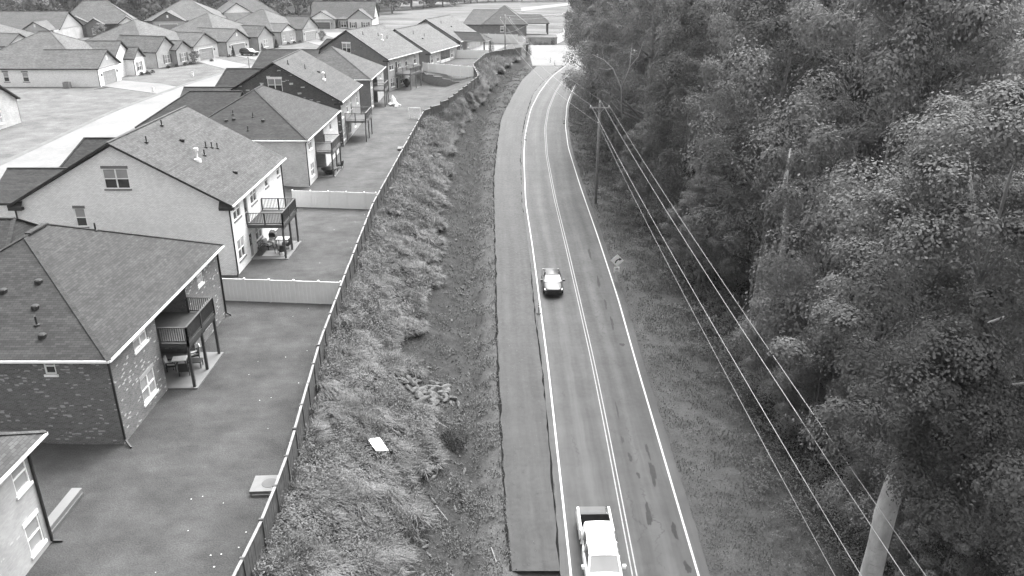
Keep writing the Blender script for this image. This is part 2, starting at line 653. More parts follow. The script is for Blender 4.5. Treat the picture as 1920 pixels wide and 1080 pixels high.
ZY = curve([-60, 105, 127, 162.5, 165, 240], [0, 0, 0.4, 0.6, 2.6, 3.0], 1)
STL = curve([-60, 40, 84, 96, 120, 144, 159, 168, 188, 205, 225, 250], [-52, -55, -57.4, -58.2, -60, -59.4, -58, -56.6, -53.6, -49, -41, -28], 15)
STR = curve([-60, 40, 80, 90, 114, 160, 188, 205, 225, 250], [-44, -47, -50, -50.6, -51.5, -50, -46, -41, -33, -20], 15)


def height(x, y):
    """ground level; x, y arrays of one shape"""
    z_road, z_y, z_f = zr(y), ZY(y), ZF(y)
    fx, vx, dx, ax, fr = FX(y), Vx(y), DTx(y), Ax(y), Fx(y)
    bank = np.clip((196 - y) / 12, 0, 1)          # the cutting runs out at the junction
    z = np.full_like(x, 3.0)
    # left: street level falls to the back yards beside the houses
    s = np.clip((x + 42) / 18, 0, 1); s = s * s * (3 - 2 * s)
    yard = z_y + (z_f - z_y) * np.clip((x + 13) / np.maximum(fx + 13, 0.5), 0, 1)
    left = 3.0 + (yard - 3.0) * s
    z = np.where(x <= fx, left, z)
    # bank, ditch, shoulder
    zd = z_road - 0.75
    t1 = np.clip((x - fx) / np.maximum(vx - fx, 0.3), 0, 1)
    zv = zd + 0.55 + 0.25 * np.maximum(z_f - zd - 1, 0)
    b1 = z_f - 0.1 + (zv - z_f + 0.1) * t1
    t2 = np.clip((x - vx) / np.maximum(dx - vx, 0.3), 0, 1)
    b2 = zv + (zd - zv) * t2
    t3 = np.clip((x - dx) / 1.3, 0, 1)
    b3 = zd + (z_road - 0.06 - zd) * t3
    bz = np.where(x < vx, b1, np.where(x < dx, b2, b3))
    bz = bz * bank + (1 - bank) * np.where(x < ax, np.minimum(z_f, z_road - 0.06), z_road - 0.06)
    z = np.where(x > fx, bz, z)
    # under the road
    inside = ((x > ax + 0.25) & (x < fr - 0.25)) | ((x > 4.9) & (y > 184.5) & (y < 216.5) & (x < 60))
    z = np.where(inside, z_road - 0.3, z)
    # right verge and the wood's floor
    o = x - fr
    right = z_road - 0.05 - 0.05 * np.clip(o, 0, 6) - 0.16 * np.clip(o - 6, 0, 28)
    z = np.where((o > -0.25) & ~inside, right, z)
    far = np.clip((y - 196) / 20, 0, 1)
    z = np.where((x > fx) & (y > 196) & ~inside, z * (1 - far) + 2.7 * far, z)
    return z


def surf(x, y):
    """ground level with the lumps of the bank, ditch and verge"""
    b = np.sin(x * 0.9 + np.sin(y * 0.7) * 2) * np.sin(y * 0.8 + np.sin(x * 0.5)) * 0.5 + np.sin(x * 2.3 + y * 1.7) * 0.3
    r = ((x > FX(y) + 0.4) & (x < Ax(y) - 0.3)) * 0.19 + ((x > Fx(y) + 1.0) & (x < 60)) * 0.12
    return height(x, y) + b * r * (y < 190)


def gz(x, y):
    return float(surf(np.array([float(x)]), np.array([float(y)]))[0])


def build_ground():
    xs = np.concatenate([np.arange(-1500, -200, 130), np.arange(-200, -26, 4), np.arange(-26, 19, 0.5), np.arange(19, 60, 3), np.arange(60, 200, 14), np.arange(200, 1501, 130)])
    ys = np.concatenate([np.arange(-400, -20, 60), np.arange(-20, 20, 4), np.arange(20, 130, 0.7), np.arange(130, 200, 1.2), np.arange(200, 460, 5), np.arange(460, 3001, 140)])
    X, Y = np.meshgrid(xs, ys)
    Z = surf(X, Y)
    Z = Z + np.where((Y > 250), np.sin(X * 0.03 + 1) * np.sin(Y * 0.04) * 0.8, 0)
    ny, nx = X.shape
    me = bpy.data.meshes.new('ground')
    co = np.stack([X, Y, Z], -1).reshape(-1, 3)
    i = np.arange(ny * nx).reshape(ny, nx)
    q = np.stack([i[:-1, :-1], i[:-1, 1:], i[1:, 1:], i[1:, :-1]], -1).reshape(-1, 4)
    me.vertices.add(len(co)); me.vertices.foreach_set('co', co.astype(np.float32).ravel())
    me.loops.add(q.size); me.loops.foreach_set('vertex_index', q.astype(np.int32).ravel())
    me.polygons.add(len(q)); me.polygons.foreach_set('loop_start', np.arange(0, q.size, 4, dtype=np.int32))
    me.update(calc_edges=True)
    me.polygons.foreach_set('use_smooth', [True] * len(q))
    sm = lambda a: np.clip(a, 0, 1)
    wob = 0.35 * np.sin(Y * 1.3) + 0.25 * np.sin(Y * 3.1 + X)
    dirt = sm((X - FX(Y) - 0.1) / 0.4) * sm((Ax(Y) - X + 0.5) / 0.4) * (Y < 205)
    grav = sm((X - DTx(Y) - 0.5 + wob) / 0.6) * sm((Fx(Y) + 0.5 - X) / 0.3) * (Y < 230)
    verge = sm((X - Fx(Y) - 0.1 + wob * 0.5) / 0.5) * (Y < 260) * (X < 300)
    forest = np.maximum(sm((X - Gx(Y) + 1.0) / 2.0) * (Y < 240), ((X < -64) | (Y > 340)) * sm((Y - 282) / 8) * (X < -20))
    thatch = .85 * sm((X - FX(Y) - .2) / .3) * sm((Vx(Y) + .3 - X) / .5) * (Y < 196)
    forest = np.maximum(forest, thatch)
    field = sm((Y - 236) / 14) * sm((X + 60) / 12) * sm((420 - Y) / 10) + (X > 3) * sm((Y - 205) / 10)
    field = sm(field)
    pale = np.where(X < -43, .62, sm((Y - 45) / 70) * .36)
    for nme, a in (('dirt', dirt), ('gravel', grav), ('verge', verge), ('forest', forest), ('field', field), ('pale', pale)):
        at = me.attributes.new(nme, 'FLOAT', 'POINT')
        at.data.foreach_set('value', a.astype(np.float32).ravel())
    me.materials.append(MATS['ground'])
    return link('ground', me, kind='structure')


build_ground()


def ribbon(name, mat, fl, fr, y0, y1, dz, parent=None, step=1.0, cross=6, drop=0.0, jag=0.0, seed=1, **props):
    """sheet that follows the road between two edge curves; drop gives it real edges"""
    ys = np.arange(y0, y1 + 0.01, step)
    r = np.random.default_rng(seed)
    jl, jr = r.normal(0, 1, len(ys)) * jag, r.normal(0, 1, len(ys)) * jag
    mb = MB(); uvs = []
    vs, fs = [], []
    nx = cross + 1
    for i, y in enumerate(ys):
        a, b = fl(y) + jl[i], fr(y) + jr[i]
        for k in range(nx):
            x = a + (b - a) * k / cross
            vs.append((x, y, float(zr(y)) + dz)); uvs.append((x - a, y))
    for i in range(len(ys) - 1):
        for k in range(cross):
            p = i * nx + k
            fs.append((p, p + 1, p + 1 + nx, p + nx))
    if drop:
        for side in (0, cross):
            o = len(vs)
            for i in range(len(ys)):
                x, y, z = vs[i * nx + side]
                vs.append((x, y, z - drop)); uvs.append(uvs[i * nx + side])
            for i in range(len(ys) - 1):
                p, q = i * nx + side, o + i
                fs.append((p, p + nx, q + 1, q) if side == 0 else (p, q, q + 1, p + nx))
    me = bpy.data.meshes.new(name)
    me.from_pydata(vs, [], fs)
    me.update()
    uvl = me.uv_layers.new(name='UVMap')
    vi = np.empty(len(me.loops), np.int32); me.loops.foreach_get('vertex_index', vi)
    uvl.data.foreach_set('uv', np.array(uvs, np.float32)[vi].ravel())
    me.materials.append(MATS[mat])
    return link(name, me, parent, **props)


road = ribbon('road', 'asphalt', lambda y: Cx(y) - 0.42, Fx, -15, 240, 0.0, cross=10, drop=0.25, jag=0.03, kind='structure')
# the strip being added on the left: lower, with a ragged open joint along the old edge
strip = ribbon('widening_strip', 'asphalt_new', Ax, lambda y: Bx(y) - 0.04, 31.9, 183.9, -0.035, cross=5, drop=0.06, jag=0.035, seed=4, kind='structure')
ribbon('bare_subgrade', 'bare_soil', lambda y: Ax(y) - 0.05, lambda y: Bx(y) + 0.1, -10, 31.88, -0.05, cross=5, drop=0.2, jag=0.05, seed=9, kind='structure')
ribbon('old_shoulder', 'asphalt', Bx, lambda y: Cx(y) - 0.40, -15, 176, -0.008, cross=2, drop=0.25, jag=0.03, seed=5, kind='structure')
ribbon('open_joint', 'tar', lambda y: Bx(y) - 0.09, lambda y: Bx(y) + 0.05, -15, 176, -0.026, cross=1, jag=0.045, seed=6, parent=strip)
ribbon('ragged_edge', 'tar', lambda y: Ax(y) - 0.10, lambda y: Ax(y) + 0.02, 31.9, 150, -0.029, cross=1, jag=0.06, seed=7, parent=strip)
ribbon('edge_line', 'line_paint', lambda y: Cx(y) - 0.055, lambda y: Cx(y) + 0.055, -15, 240, 0.004, cross=1, parent=road)
ribbon('edge_line', 'line_paint', lambda y: Ex(y) - 0.055, lambda y: Ex(y) + 0.055, -15, 240, 0.004, cross=1, parent=road)
ribbon('centre_line', 'line_yellow', lambda y: Dx(y) - 0.145, lambda y: Dx(y) - 0.075, -15, 240, 0.004, cross=1, parent=road)
ribbon('centre_line', 'line_yellow', lambda y: Dx(y) + 0.075, lambda y: Dx(y) + 0.145, -15, 240, 0.004, cross=1, parent=road)


def blot(x, y, rx, ry, seed):
    r = np.random.default_rng(seed)
    mb = MB(); n = 30; ps = []; ph = r.uniform(0, 6.28, 3)
    for k in range(n):
        a = 2 * math.pi * k / n
        q = .8 + .16 * math.sin(2 * a + ph[0]) + .14 * math.sin(3 * a + ph[1]) + .08 * math.sin(7 * a + ph[2]) + r.uniform(-.06, .06)
        px, py = x + rx * q * math.cos(a), y + ry * q * math.sin(a)
        ps.append((px, py, float(zr(py)) + 0.003))
    mb.poly(*ps)
    mb.build('patch', 'patch', road)


for k, (x, y, rx, ry) in enumerate([(7.35, 41.6, .16, .5), (7.6, 39.8, .13, .35), (7.1, 43.5, .1, .6), (8.5, 40.0, .2, 1.5), (7.65, 36.2, .2, 1.1), (8.85, 34.9, .2, .7),
                                    (9.0, 32.1, .2, .5), (8.55, 42.3, .12, .9), (8.75, 56.6, .22, .35), (8.4, 60.5, .14, 1.3), (8.25, 64.2, .12, 1.2), (8.1, 69, .13, 1.8),
                                    (7.9, 76, .12, 2.2), (9.1, 30.2, .2, 1.0), (7.2, 47.0, .08, 1.1), (5.75, 30.6, .2, .35)]):
    blot(x, y, rx, ry, k)


def flat_poly(name, mat, pts, dz=0.03, parent=None, thick=0.12, **props):
    mb = MB()
    top = [(x, y, z + dz) for x, y, z in pts]
    bot = [(x, y, z + dz - thick) for x, y, z in pts]
    n = len(pts)
    mb.add(top + bot, [tuple(range(n))] + [(i, i + n, (i + 1) % n + n, (i + 1) % n) for i in range(n)])
    return mb.build(name, mat, parent, **props)


def street():
    ys = np.arange(20, 251, 2.0)
    mb = MB(); ki = MB()
    for i in range(len(ys) - 1):
        a, b = ys[i], ys[i + 1]
        mb.poly((STL(a), a, 3.02), (STR(a), a, 3.02), (STR(b), b, 3.02), (STL(b), b, 3.02))
    st = mb.build('street', 'street_concrete', kind='structure')
    for f, s in ((STL, 1), (STR, -1)):
        k = MB()
        for i in range(len(ys) - 1):
            a, b = ys[i], ys[i + 1]
            p = [(f(a) - s * .42, a), (f(a), a), (f(a) + s * .28, a)]
            q = [(f(b) - s * .42, b), (f(b), b), (f(b) + s * .28, b)]
            zz = [3.13, 3.12, 3.035]
            for j in range(2):
                k.poly((*p[j], zz[j]), (*p[j + 1], zz[j + 1]), (*q[j + 1], zz[j + 1]), (*q[j], zz[j]))
            k.poly((*p[0], 3.13), (*q[0], 3.13), (*q[0], 2.9), (*p[0], 2.9))
        k.build('kerb', 'concrete_dull', st)
    return st


st = street()
Z3 = 3.0
flat_poly('driveway', 'street_concrete', [(-73.5, 145.7, Z3), (-58.9, 136.4, Z3), (-59.6, 144.6, Z3), (-64, 148.4, Z3), (-73.4, 152.6, Z3)], 0.05, kind='structure')
flat_poly('driveway', 'street_concrete', [(-69.3, 180.9, Z3), (-57.4, 166.5, Z3), (-55.7, 174.3, Z3), (-62, 181, Z3), (-67.7, 187.6, Z3)], 0.05, kind='structure')
flat_poly('driveway', 'street_concrete', [(-65.6, 192.5, Z3), (-54.9, 181.0, Z3), (-52.6, 189.5, Z3), (-57.5, 194, Z3), (-63.5, 199, Z3)], 0.05, kind='structure')
flat_poly('driveway', 'street_concrete', [(-56.9, 225.6, Z3), (-46.5, 209.0, Z3), (-43.5, 216.5, Z3), (-54.7, 229.6, Z3)], 0.05, kind='structure')
flat_poly('driveway', 'street_concrete', [(-62.3, 259.2, Z3), (-48, 229, Z3), (-36, 231, Z3), (-40, 246, Z3), (-55.2, 259.2, Z3)], 0.05, kind='structure')
ribbon('junction', 'street_concrete', lambda y: 4.6 - 0.02 * (y - 184), lambda y: 31.0, 184, 217, 0.012, step=3, cross=8, drop=.4, kind='structure')
flat_poly('bare_lot', 'street_concrete', [(-11.5, 203, 2.75), (-11.5, 215.5, 2.95), (-1.0, 214.5, 2.95), (-4.5, 202.5, 2.75)], 0.06, kind='structure')
flat_poly('dirt_track', 'street_concrete', [(-2, 352, Z3), (7, 365, Z3), (26, 395, Z3), (36, 395, Z3), (13, 356, Z3), (4, 338, Z3)], 0.5, thick=1.2, kind='structure')

# ------------------------------------------------------------------ buildings


class Face:
    """a wall plane of a house: s along it, z up, n outward"""

    def __init__(self, O, d):
        self.O, self.d, self.n = O, d, (d[1], -d[0])

    def p(self, s, z, n=0.0):
        return (self.O[0] + self.d[0] * s + self.n[0] * n, self.O[1] + self.d[1] * s + self.n[1] * n, z)

    def box(self, mb, s0, s1, z0, z1, n0, n1):
        P = self.p
        mb.add([P(s0, z0, n1), P(s1, z0, n1), P(s1, z0, n0), P(s0, z0, n0), P(s0, z1, n1), P(s1, z1, n1), P(s1, z1, n0), P(s0, z1, n0)],
               [(0, 3, 2, 1), (4, 5, 6, 7), (0, 1, 5, 4), (1, 2, 6, 5), (2, 3, 7, 6), (3, 0, 4, 7)])

    def wall(self, mb, L, z0, top, ops=(), depth=0.12):
        """top: [(s, z)...] across 0..L; ops: (s0, s1, z0, z1) holes"""
        tz = lambda s: float(np.interp(s, [t[0] for t in top], [t[1] for t in top]))
        cuts = sorted({0.0, L} | {t[0] for t in top} | {c for o in ops for c in o[:2]})
        P = self.p
        for a, b in zip(cuts, cuts[1:]):
            if b - a < 1e-5:
                continue
            hs = sorted([(o[2], o[3]) for o in ops if o[0] <= a + 1e-6 and o[1] >= b - 1e-6])
            lo = z0
            for h0, h1 in hs:
                if h0 > lo:
                    mb.poly(P(a, lo), P(b, lo), P(b, h0), P(a, h0))
                lo = h1
            mb.poly(P(a, lo), P(b, lo), P(b, tz(b)), P(a, tz(a)))
        for s0, s1, h0, h1 in ops:
            D = -depth
            mb.poly(P(s0, h0), P(s0, h0, D), P(s0, h1, D), P(s0, h1))
            mb.poly(P(s1, h1), P(s1, h1, D), P(s1, h0, D), P(s1, h0))
            mb.poly(P(s0, h1), P(s0, h1, D), P(s1, h1, D), P(s1, h1))
            mb.poly(P(s0, h0), P(s1, h0), P(s1, h0, D), P(s0, h0, D))

    def window(self, par, s0, s1, z0, z1, cols=2, sill='white_trim', lintel=None, frame='white_trim', top='glass_blind', bot='glass_dark', shut=None, muntin=False):
        mb = MB()
        B = lambda *a: self.box(mb, *a)
        fw, n0, n1 = 0.07, -0.11, -0.03
        B(s0, s0 + fw, z0, z1, n0, n1); B(s1 - fw, s1, z0, z1, n0, n1)
        B(s0 + fw, s1 - fw, z0, z0 + fw, n0, n1); B(s0 + fw, s1 - fw, z1 - fw, z1, n0, n1)
        zm = (z0 + z1) / 2
        B(s0 + fw, s1 - fw, zm - .035, zm + .035, n0, n1)
        w = (s1 - s0 - 2 * fw)
        for k in range(1, cols):
            c = s0 + fw + w * k / cols
            B(c - .05, c + .05, z0 + fw, zm - .035, n0, n1 + .012); B(c - .05, c + .05, zm + .035, z1 - fw, n0, n1 + .012)
        if muntin:
            for k in range(cols):
                c = s0 + fw + w * (k + .5) / cols
                B(c - .015, c + .015, z0 + fw, zm - .035, -.08, -.055); B(c - .015, c + .015, zm + .035, z1 - fw, -.08, -.055)
        f = mb.build('window', frame, par)
        for k in range(cols):
            a, b = s0 + fw + w * k / cols, s0 + fw + w * (k + 1) / cols
            for h0, h1, g in ((z0 + fw, zm, bot), (zm, z1 - fw, top)):
                m2 = MB(); self.box(m2, a, b, h0, h1, -.10, -.07 if h0 > z0 + fw + .01 else -.085); m2.build('pane', g, f)
        if sill:
            m2 = MB(); self.box(m2, s0 - .08, s1 + .08, z0 - .14, z0 - .005, -.05, .06); m2.build('sill', sill, f)
        if lintel:
            m2 = MB(); self.box(m2, s0 - .06, s1 + .06, z1 + .005, z1 + .24, -.05, .025); m2.build('lintel', lintel, f)
        if shut:
            for a in (s0 - .46, s1 + .06):
                m2 = MB(); self.box(m2, a, a + .4, z0, z1, .003, .05)
                for j in range(7):
                    zz = z0 + .1 + (z1 - z0 - .2) * j / 7
                    self.box(m2, a + .05, a + .35, zz, zz + .1, .05, .065)
                m2.build('shutter', shut, f)
        return f

    def door(self, par, s0, s1, z0, z1, mat='door_grey', lite=False):
        mb = MB(); self.box(mb, s0, s1, z0, z1, -.11, -.06)
        self.box(mb, s0 + .12, s1 - .12, z0 + .2, z0 + .9, -.06, -.045)
        d = mb.build('door', mat, par)
        m2 = MB()
        self.box(m2, s0 - .09, s0 - .001, z0, z1 + .09, -.05, .02); self.box(m2, s1 + .001, s1 + .09, z0, z1 + .09, -.05, .02); self.box(m2, s0, s1, z1 + .001, z1 + .09, -.05, .02)
        m2.build('frame', 'white_trim', d)
        m3 = MB(); self.box(m3, s0 + .12, s1 - .12, z0 + 1.05, z1 - .15, -.06, -.05); m3.build('pane', 'glass_dark', d)
        m4 = MB(); self.box(m4, s1 - .1, s1 - .05, z0 + .98, z0 + 1.06, -.06, -.0); m4.build('handle', 'galvanised', d)
        return d

    def garage(self, par, s0, s1, z0, z1, mat='garage_grey'):
        d = thing_part('garage_door', par)
        h = (z1 - z0) / 4
        for k in range(4):
            mb = MB(); self.box(mb, s0, s1, z0 + h * k + .012, z0 + h * (k + 1) - .012, -.14, -.09)
            n = max(2, int((s1 - s0) / 1.2))
            for j in range(n):
                a = s0 + (s1 - s0) * j / n
                self.box(mb, a + .12, a + (s1 - s0) / n - .12, z0 + h * k + .12, z0 + h * (k + 1) - .12, -.09, -.075)
            mb.build('panel', mat, d)
        mb = MB()
        self.box(mb, s0 - .12, s0 - .002, z0, z1 + .14, -.12, .03); self.box(mb, s1 + .002, s1 + .12, z0, z1 + .14, -.12, .03); self.box(mb, s0, s1, z1 + .002, z1 + .14, -.12, .03)
        mb.build('frame', 'white_trim', d)
        return d


def thing_part(name, par):
    return link(name, None, par)


def roof_parts(par, tops, edges, mat, trim, thick=0.2, caps=(), gut=None):
    """tops: roof polygons (counter-clockwise from above); each becomes a slab with fascia and soffit"""
    a, b = MB(), MB()
    for poly in tops:
        a.poly(*poly)
        lo = [(x, y, z - thick) for x, y, z in poly]
        b.poly(*lo[::-1])
    for p, q in edges:
        b.poly((p[0], p[1], p[2] - thick), (q[0], q[1], q[2] - thick), (q[0], q[1], q[2] - .002), (p[0], p[1], p[2] - .002))
    r = a.build('roof', mat, par)
    b.build('fascia', trim, r)
    if caps:
        c = MB()
        for p, q in caps:
            c.beam((p[0], p[1], p[2] + .012), (q[0], q[1], q[2] + .012), .26, .035)
        c.build('ridge_cap', mat, r)
    if gut:
        for p, q in gut:
            c = MB(); c.beam((p[0], p[1], p[2] - .075), (q[0], q[1], q[2] - .075), .13, .13); c.build('gutter', 'white_trim', r)
    return r


def hip_roof(par, x0, x1, y0, y1, z, zr_, mat, trim, axis=None, gut=False, ends=(True, True), inset=None, gutmat=None):
    """hip roof over an eave rectangle. ends False gives a gable end instead"""
    if axis is None:
        axis = 'y' if (y1 - y0) >= (x1 - x0) else 'x'
    if axis == 'y':
        c = (x0 + x1) / 2; w = inset if inset is not None else (x1 - x0) / 2
        A = (c, y0 + (w if ends[0] else 0), zr_); B = (c, y1 - (w if ends[1] else 0), zr_)
        p = [(x0, y0, z), (x1, y0, z), (x1, y1, z), (x0, y1, z)]
        tops = [[p[1], p[2], B, A], [p[3], p[0], A, B]]
        if ends[0]: tops.append([p[0], p[1], A])
        if ends[1]: tops.append([p[2], p[3], B])
        edges = [(p[1], p[2]), (p[3], p[0])]
        edges += [(p[0], p[1])] if ends[0] else [(p[0], A), (A, p[1])]
        edges += [(p[2], p[3])] if ends[1] else [(p[2], B), (B, p[3])]
        hips = ([(p[0], A), (p[1], A)] if ends[0] else []) + ([(p[2], B), (p[3], B)] if ends[1] else [])
    else:
        c = (y0 + y1) / 2; w = inset if inset is not None else (y1 - y0) / 2
        A = (x0 + (w if ends[0] else 0), c, zr_); B = (x1 - (w if ends[1] else 0), c, zr_)
        p = [(x0, y0, z), (x1, y0, z), (x1, y1, z), (x0, y1, z)]
        tops = [[p[0], p[1], B, A], [p[2], p[3], A, B]]
        if ends[0]: tops.append([p[3], p[0], A])
        if ends[1]: tops.append([p[1], p[2], B])
        edges = [(p[0], p[1]), (p[2], p[3])]
        edges += [(p[3], p[0])] if ends[0] else [(p[3], A), (A, p[0])]
        edges += [(p[1], p[2])] if ends[1] else [(p[1], B), (B, p[2])]
        hips = ([(p[0], A), (p[3], A)] if ends[0] else []) + ([(p[1], B), (p[2], B)] if ends[1] else [])
    if A == B:
        tops = [[q for i, q in enumerate(t) if i == 0 or q != t[i - 1]] for t in tops]
    g = None
    if gut:
        g = [(p[1], p[2])] + ([(p[0], p[1])] if (axis == 'y' and ends[0]) or axis == 'x' else [])
    return roof_parts(par, tops, edges, mat, trim, caps=[(A, B)] * (A != B) + hips, gut=g)


def downspout(par, pts):
    mb = MB()
    for a, b in zip(pts, pts[1:]):
        mb.beam(a, b, .1, .09, up=(0, 1, 0))
    return mb.build('downspout', 'black_metal', par)


def vent(par, p, kind='pipe'):
    mb = MB()
    if kind == 'pipe':
        mb.lathe([(.16, -.1), (.16, .03), (.055, .05), (.055, .5), (.05, .5)], 8, p)
        mb.build('vent_pipe', 'black_metal', par)
    elif kind == 'cap':
        mb.lathe([(.22, -.1), (.22, .12), (.16, .17), (.02, .18)], 8, p)
        mb.build('vent_cap', 'dark_trim', par)
    else:
        mb.lathe([(.34, -.25), (.3, .06), (.1, .12), (.1, .75), (.2, .78), (.2, .98), (.05, 1.05)], 10, p)
        mb.build('flue', 'siding_white', par)


def plane_z(x, eave_x, eave_z, slope):
    return eave_z + abs(eave_x - x) * slope


def railing(par, a, b, zf, mat, bal_mat=None, posts=2):
    """one side of a deck's guard rail between plan points a and b"""
    r = thing_part('railing', par)
    mb = MB(); mb.beam((*a, zf + 1.06), (*b, zf + 1.06), .12, .05); mb.build('top_rail', mat, r)
    mb = MB(); mb.beam((*a, zf + .12), (*b, zf + .12), .05, .08); mb.build('bottom_rail', mat, r)
    L = math.hypot(b[0] - a[0], b[1] - a[1])
    n = int(L / .13); mb = MB()
    for k in range(1, n):
        t = k / n
        x, y = a[0] + (b[0] - a[0]) * t, a[1] + (b[1] - a[1]) * t
        mb.box(x - .019, x + .019, y - .019, y + .019, zf + .12, zf + 1.04)
    mb.build('balusters', bal_mat or mat, r, kind='stuff')
    for k in range(posts):
        t = k / max(posts - 1, 1)
        x, y = a[0] + (b[0] - a[0]) * t, a[1] + (b[1] - a[1]) * t
        mb = MB(); mb.box(x - .06, x + .06, y - .06, y + .06, zf - .2, zf + 1.03); mb.build('newel', mat, r)
    return r


def deck(par, x0, x1, y0, y1, zf, mat, post_mat, zg=0.0, rail_x0=None, slab='concrete', rails=True):
    d = thing_part('deck', par)
    n = max(4, int((y1 - y0) / .145)); mb = MB()
    for k in range(n):
        a = y0 + (y1 - y0) * k / n
        mb.box(x0, x1, a + .004, a + (y1 - y0) / n - .004, zf - .035, zf)
    mb.build('floor_boards', mat, d, kind='stuff')
    for nm, c in (('rim_joist', (x1 - .04, x1, y0, y1)), ('rim_joist', (x0, x1 - .042, y0, y0 + .04)), ('rim_joist', (x0, x1 - .042, y1 - .04, y1))):
        mb = MB(); mb.box(*c, zf - .29, zf - .037); mb.build(nm, mat, d)
    mb = MB(); mb.beam((x1 - .12, y0, zf - .4), (x1 - .12, y1, zf - .4), .09, .2); mb.build('beam', post_mat, d)
    for t in (0, .5, 1):
        y = y0 + .08 + (y1 - y0 - .16) * t
        mb = MB(); mb.box(x1 - .2, x1 - .04, y - .075, y + .075, zg - .3, zf - .3); mb.build('post', post_mat, d)
    rx = rail_x0 if rail_x0 is not None else x0
    if rails:
        railing(d, (rx, y0 + .05), (x1 - .05, y0 + .05), zf, mat, posts=3 if x1 - rx > 2.4 else 2)
        railing(d, (x1 - .05, y0 + .05), (x1 - .05, y1 - .05), zf, mat, posts=3)
        railing(d, (rx, y1 - .05), (x1 - .05, y1 - .05), zf, mat, posts=3 if x1 - rx > 2.4 else 2)
    if slab:
        mb = MB(); mb.box(x0, x1 + .12, y0 - .1, y1 + .1, zg - .2, zg + .1); mb.build('patio', slab, par)
    return d


def body(par, W_, D, z0, h, mat, near_ops=(), rear_ops=(), near_top=None, far_top=None, recess=None, mat_in=None, near_mat=None):
    """walls: rear (x=0, faces +x), near (y=0), far, front. recess=(y0, y1, depth) cuts a covered bay in the rear"""
    rear = Face((0, 0), (0, 1)); near = Face((-W_, 0), (1, 0)); far = Face((0, D), (-1, 0)); front = Face((-W_, D), (0, -1))
    mb = MB()
    if recess:
        r0, r1, dp = recess
        sub = lambda a, b: [(o[0] - a, o[1] - a, o[2], o[3]) for o in rear_ops if o[0] >= a - 1e-6 and o[1] <= b + 1e-6]
        Face((0, 0), (0, 1)).wall(mb, r0, z0, [(0, h), (r0, h)], sub(0, r0)); mb.build('wall', mat, par); mb = MB()
        Face((0, r1), (0, 1)).wall(mb, D - r1, z0, [(0, h), (D - r1, h)], sub(r1, D))
        m2 = MB()
        Face((0, r0), (-1, 0)).wall(m2, dp, z0, [(0, h), (dp, h)])
        Face((-dp, r0), (0, 1)).wall(m2, r1 - r0, z0, [(0, h), (r1 - r0, h)])
        Face((-dp, r1), (1, 0)).wall(m2, dp, z0, [(0, h), (dp, h)])
        m2.build('wall', mat_in or mat, par)
    else:
        rear.wall(mb, D, z0, [(0, h), (D, h)], rear_ops)
    far.wall(mb, W_, z0, far_top or [(0, h), (W_, h)])
    front.wall(mb, D, z0, [(0, h), (D, h)])
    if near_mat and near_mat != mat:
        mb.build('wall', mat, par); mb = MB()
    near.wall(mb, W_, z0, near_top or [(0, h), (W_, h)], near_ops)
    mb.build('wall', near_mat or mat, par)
    return rear, near


ROW = 'brick houses backing on to the road fence'


def house_r0():
    H = thing('brick_house', 'pale brick house cut off at the bottom left corner, dark downspout at its edge', 'house', (-21.2, 29.35, 0), 0, ROW)
    ops = [(-.1, 0, 0, 0)]
    D = 14.0
    # local y runs from the house's near end; its far corner stands at 29.35
    H.location.y = 29.35 - D
    wins = [(D - 1.35, D - .3, 3.55, 5.0), (D - 1.5, D - .45, .45, 1.95), (D - 5.2, D - 3.7, 3.55, 5.0), (D - 5.2, D - 3.7, .45, 1.95)]
    rear, near = body(H, 15, D, -.6, 5.3, 'brick_grey', (), wins)
    for w in wins:
        rear.window(H, *w, cols=1 if w[1] - w[0] < 1.2 else 2, sill='white_trim', lintel='white_trim', bot='glass_blind')
    hip_roof(H, -15.4, .4, -.4, D + .95, 5.3, 9.6, 'shingle_mid', 'dark_trim', 'y', gut=True)
    downspout(H, [(.3, D - .1, 5.15), (.07, D - .1, 4.85), (.07, D - .1, .1), (.5, D - .05, .05)])
    vent(H, (-3, D - 6, 7.0), 'cap')
    return H


house_r0()


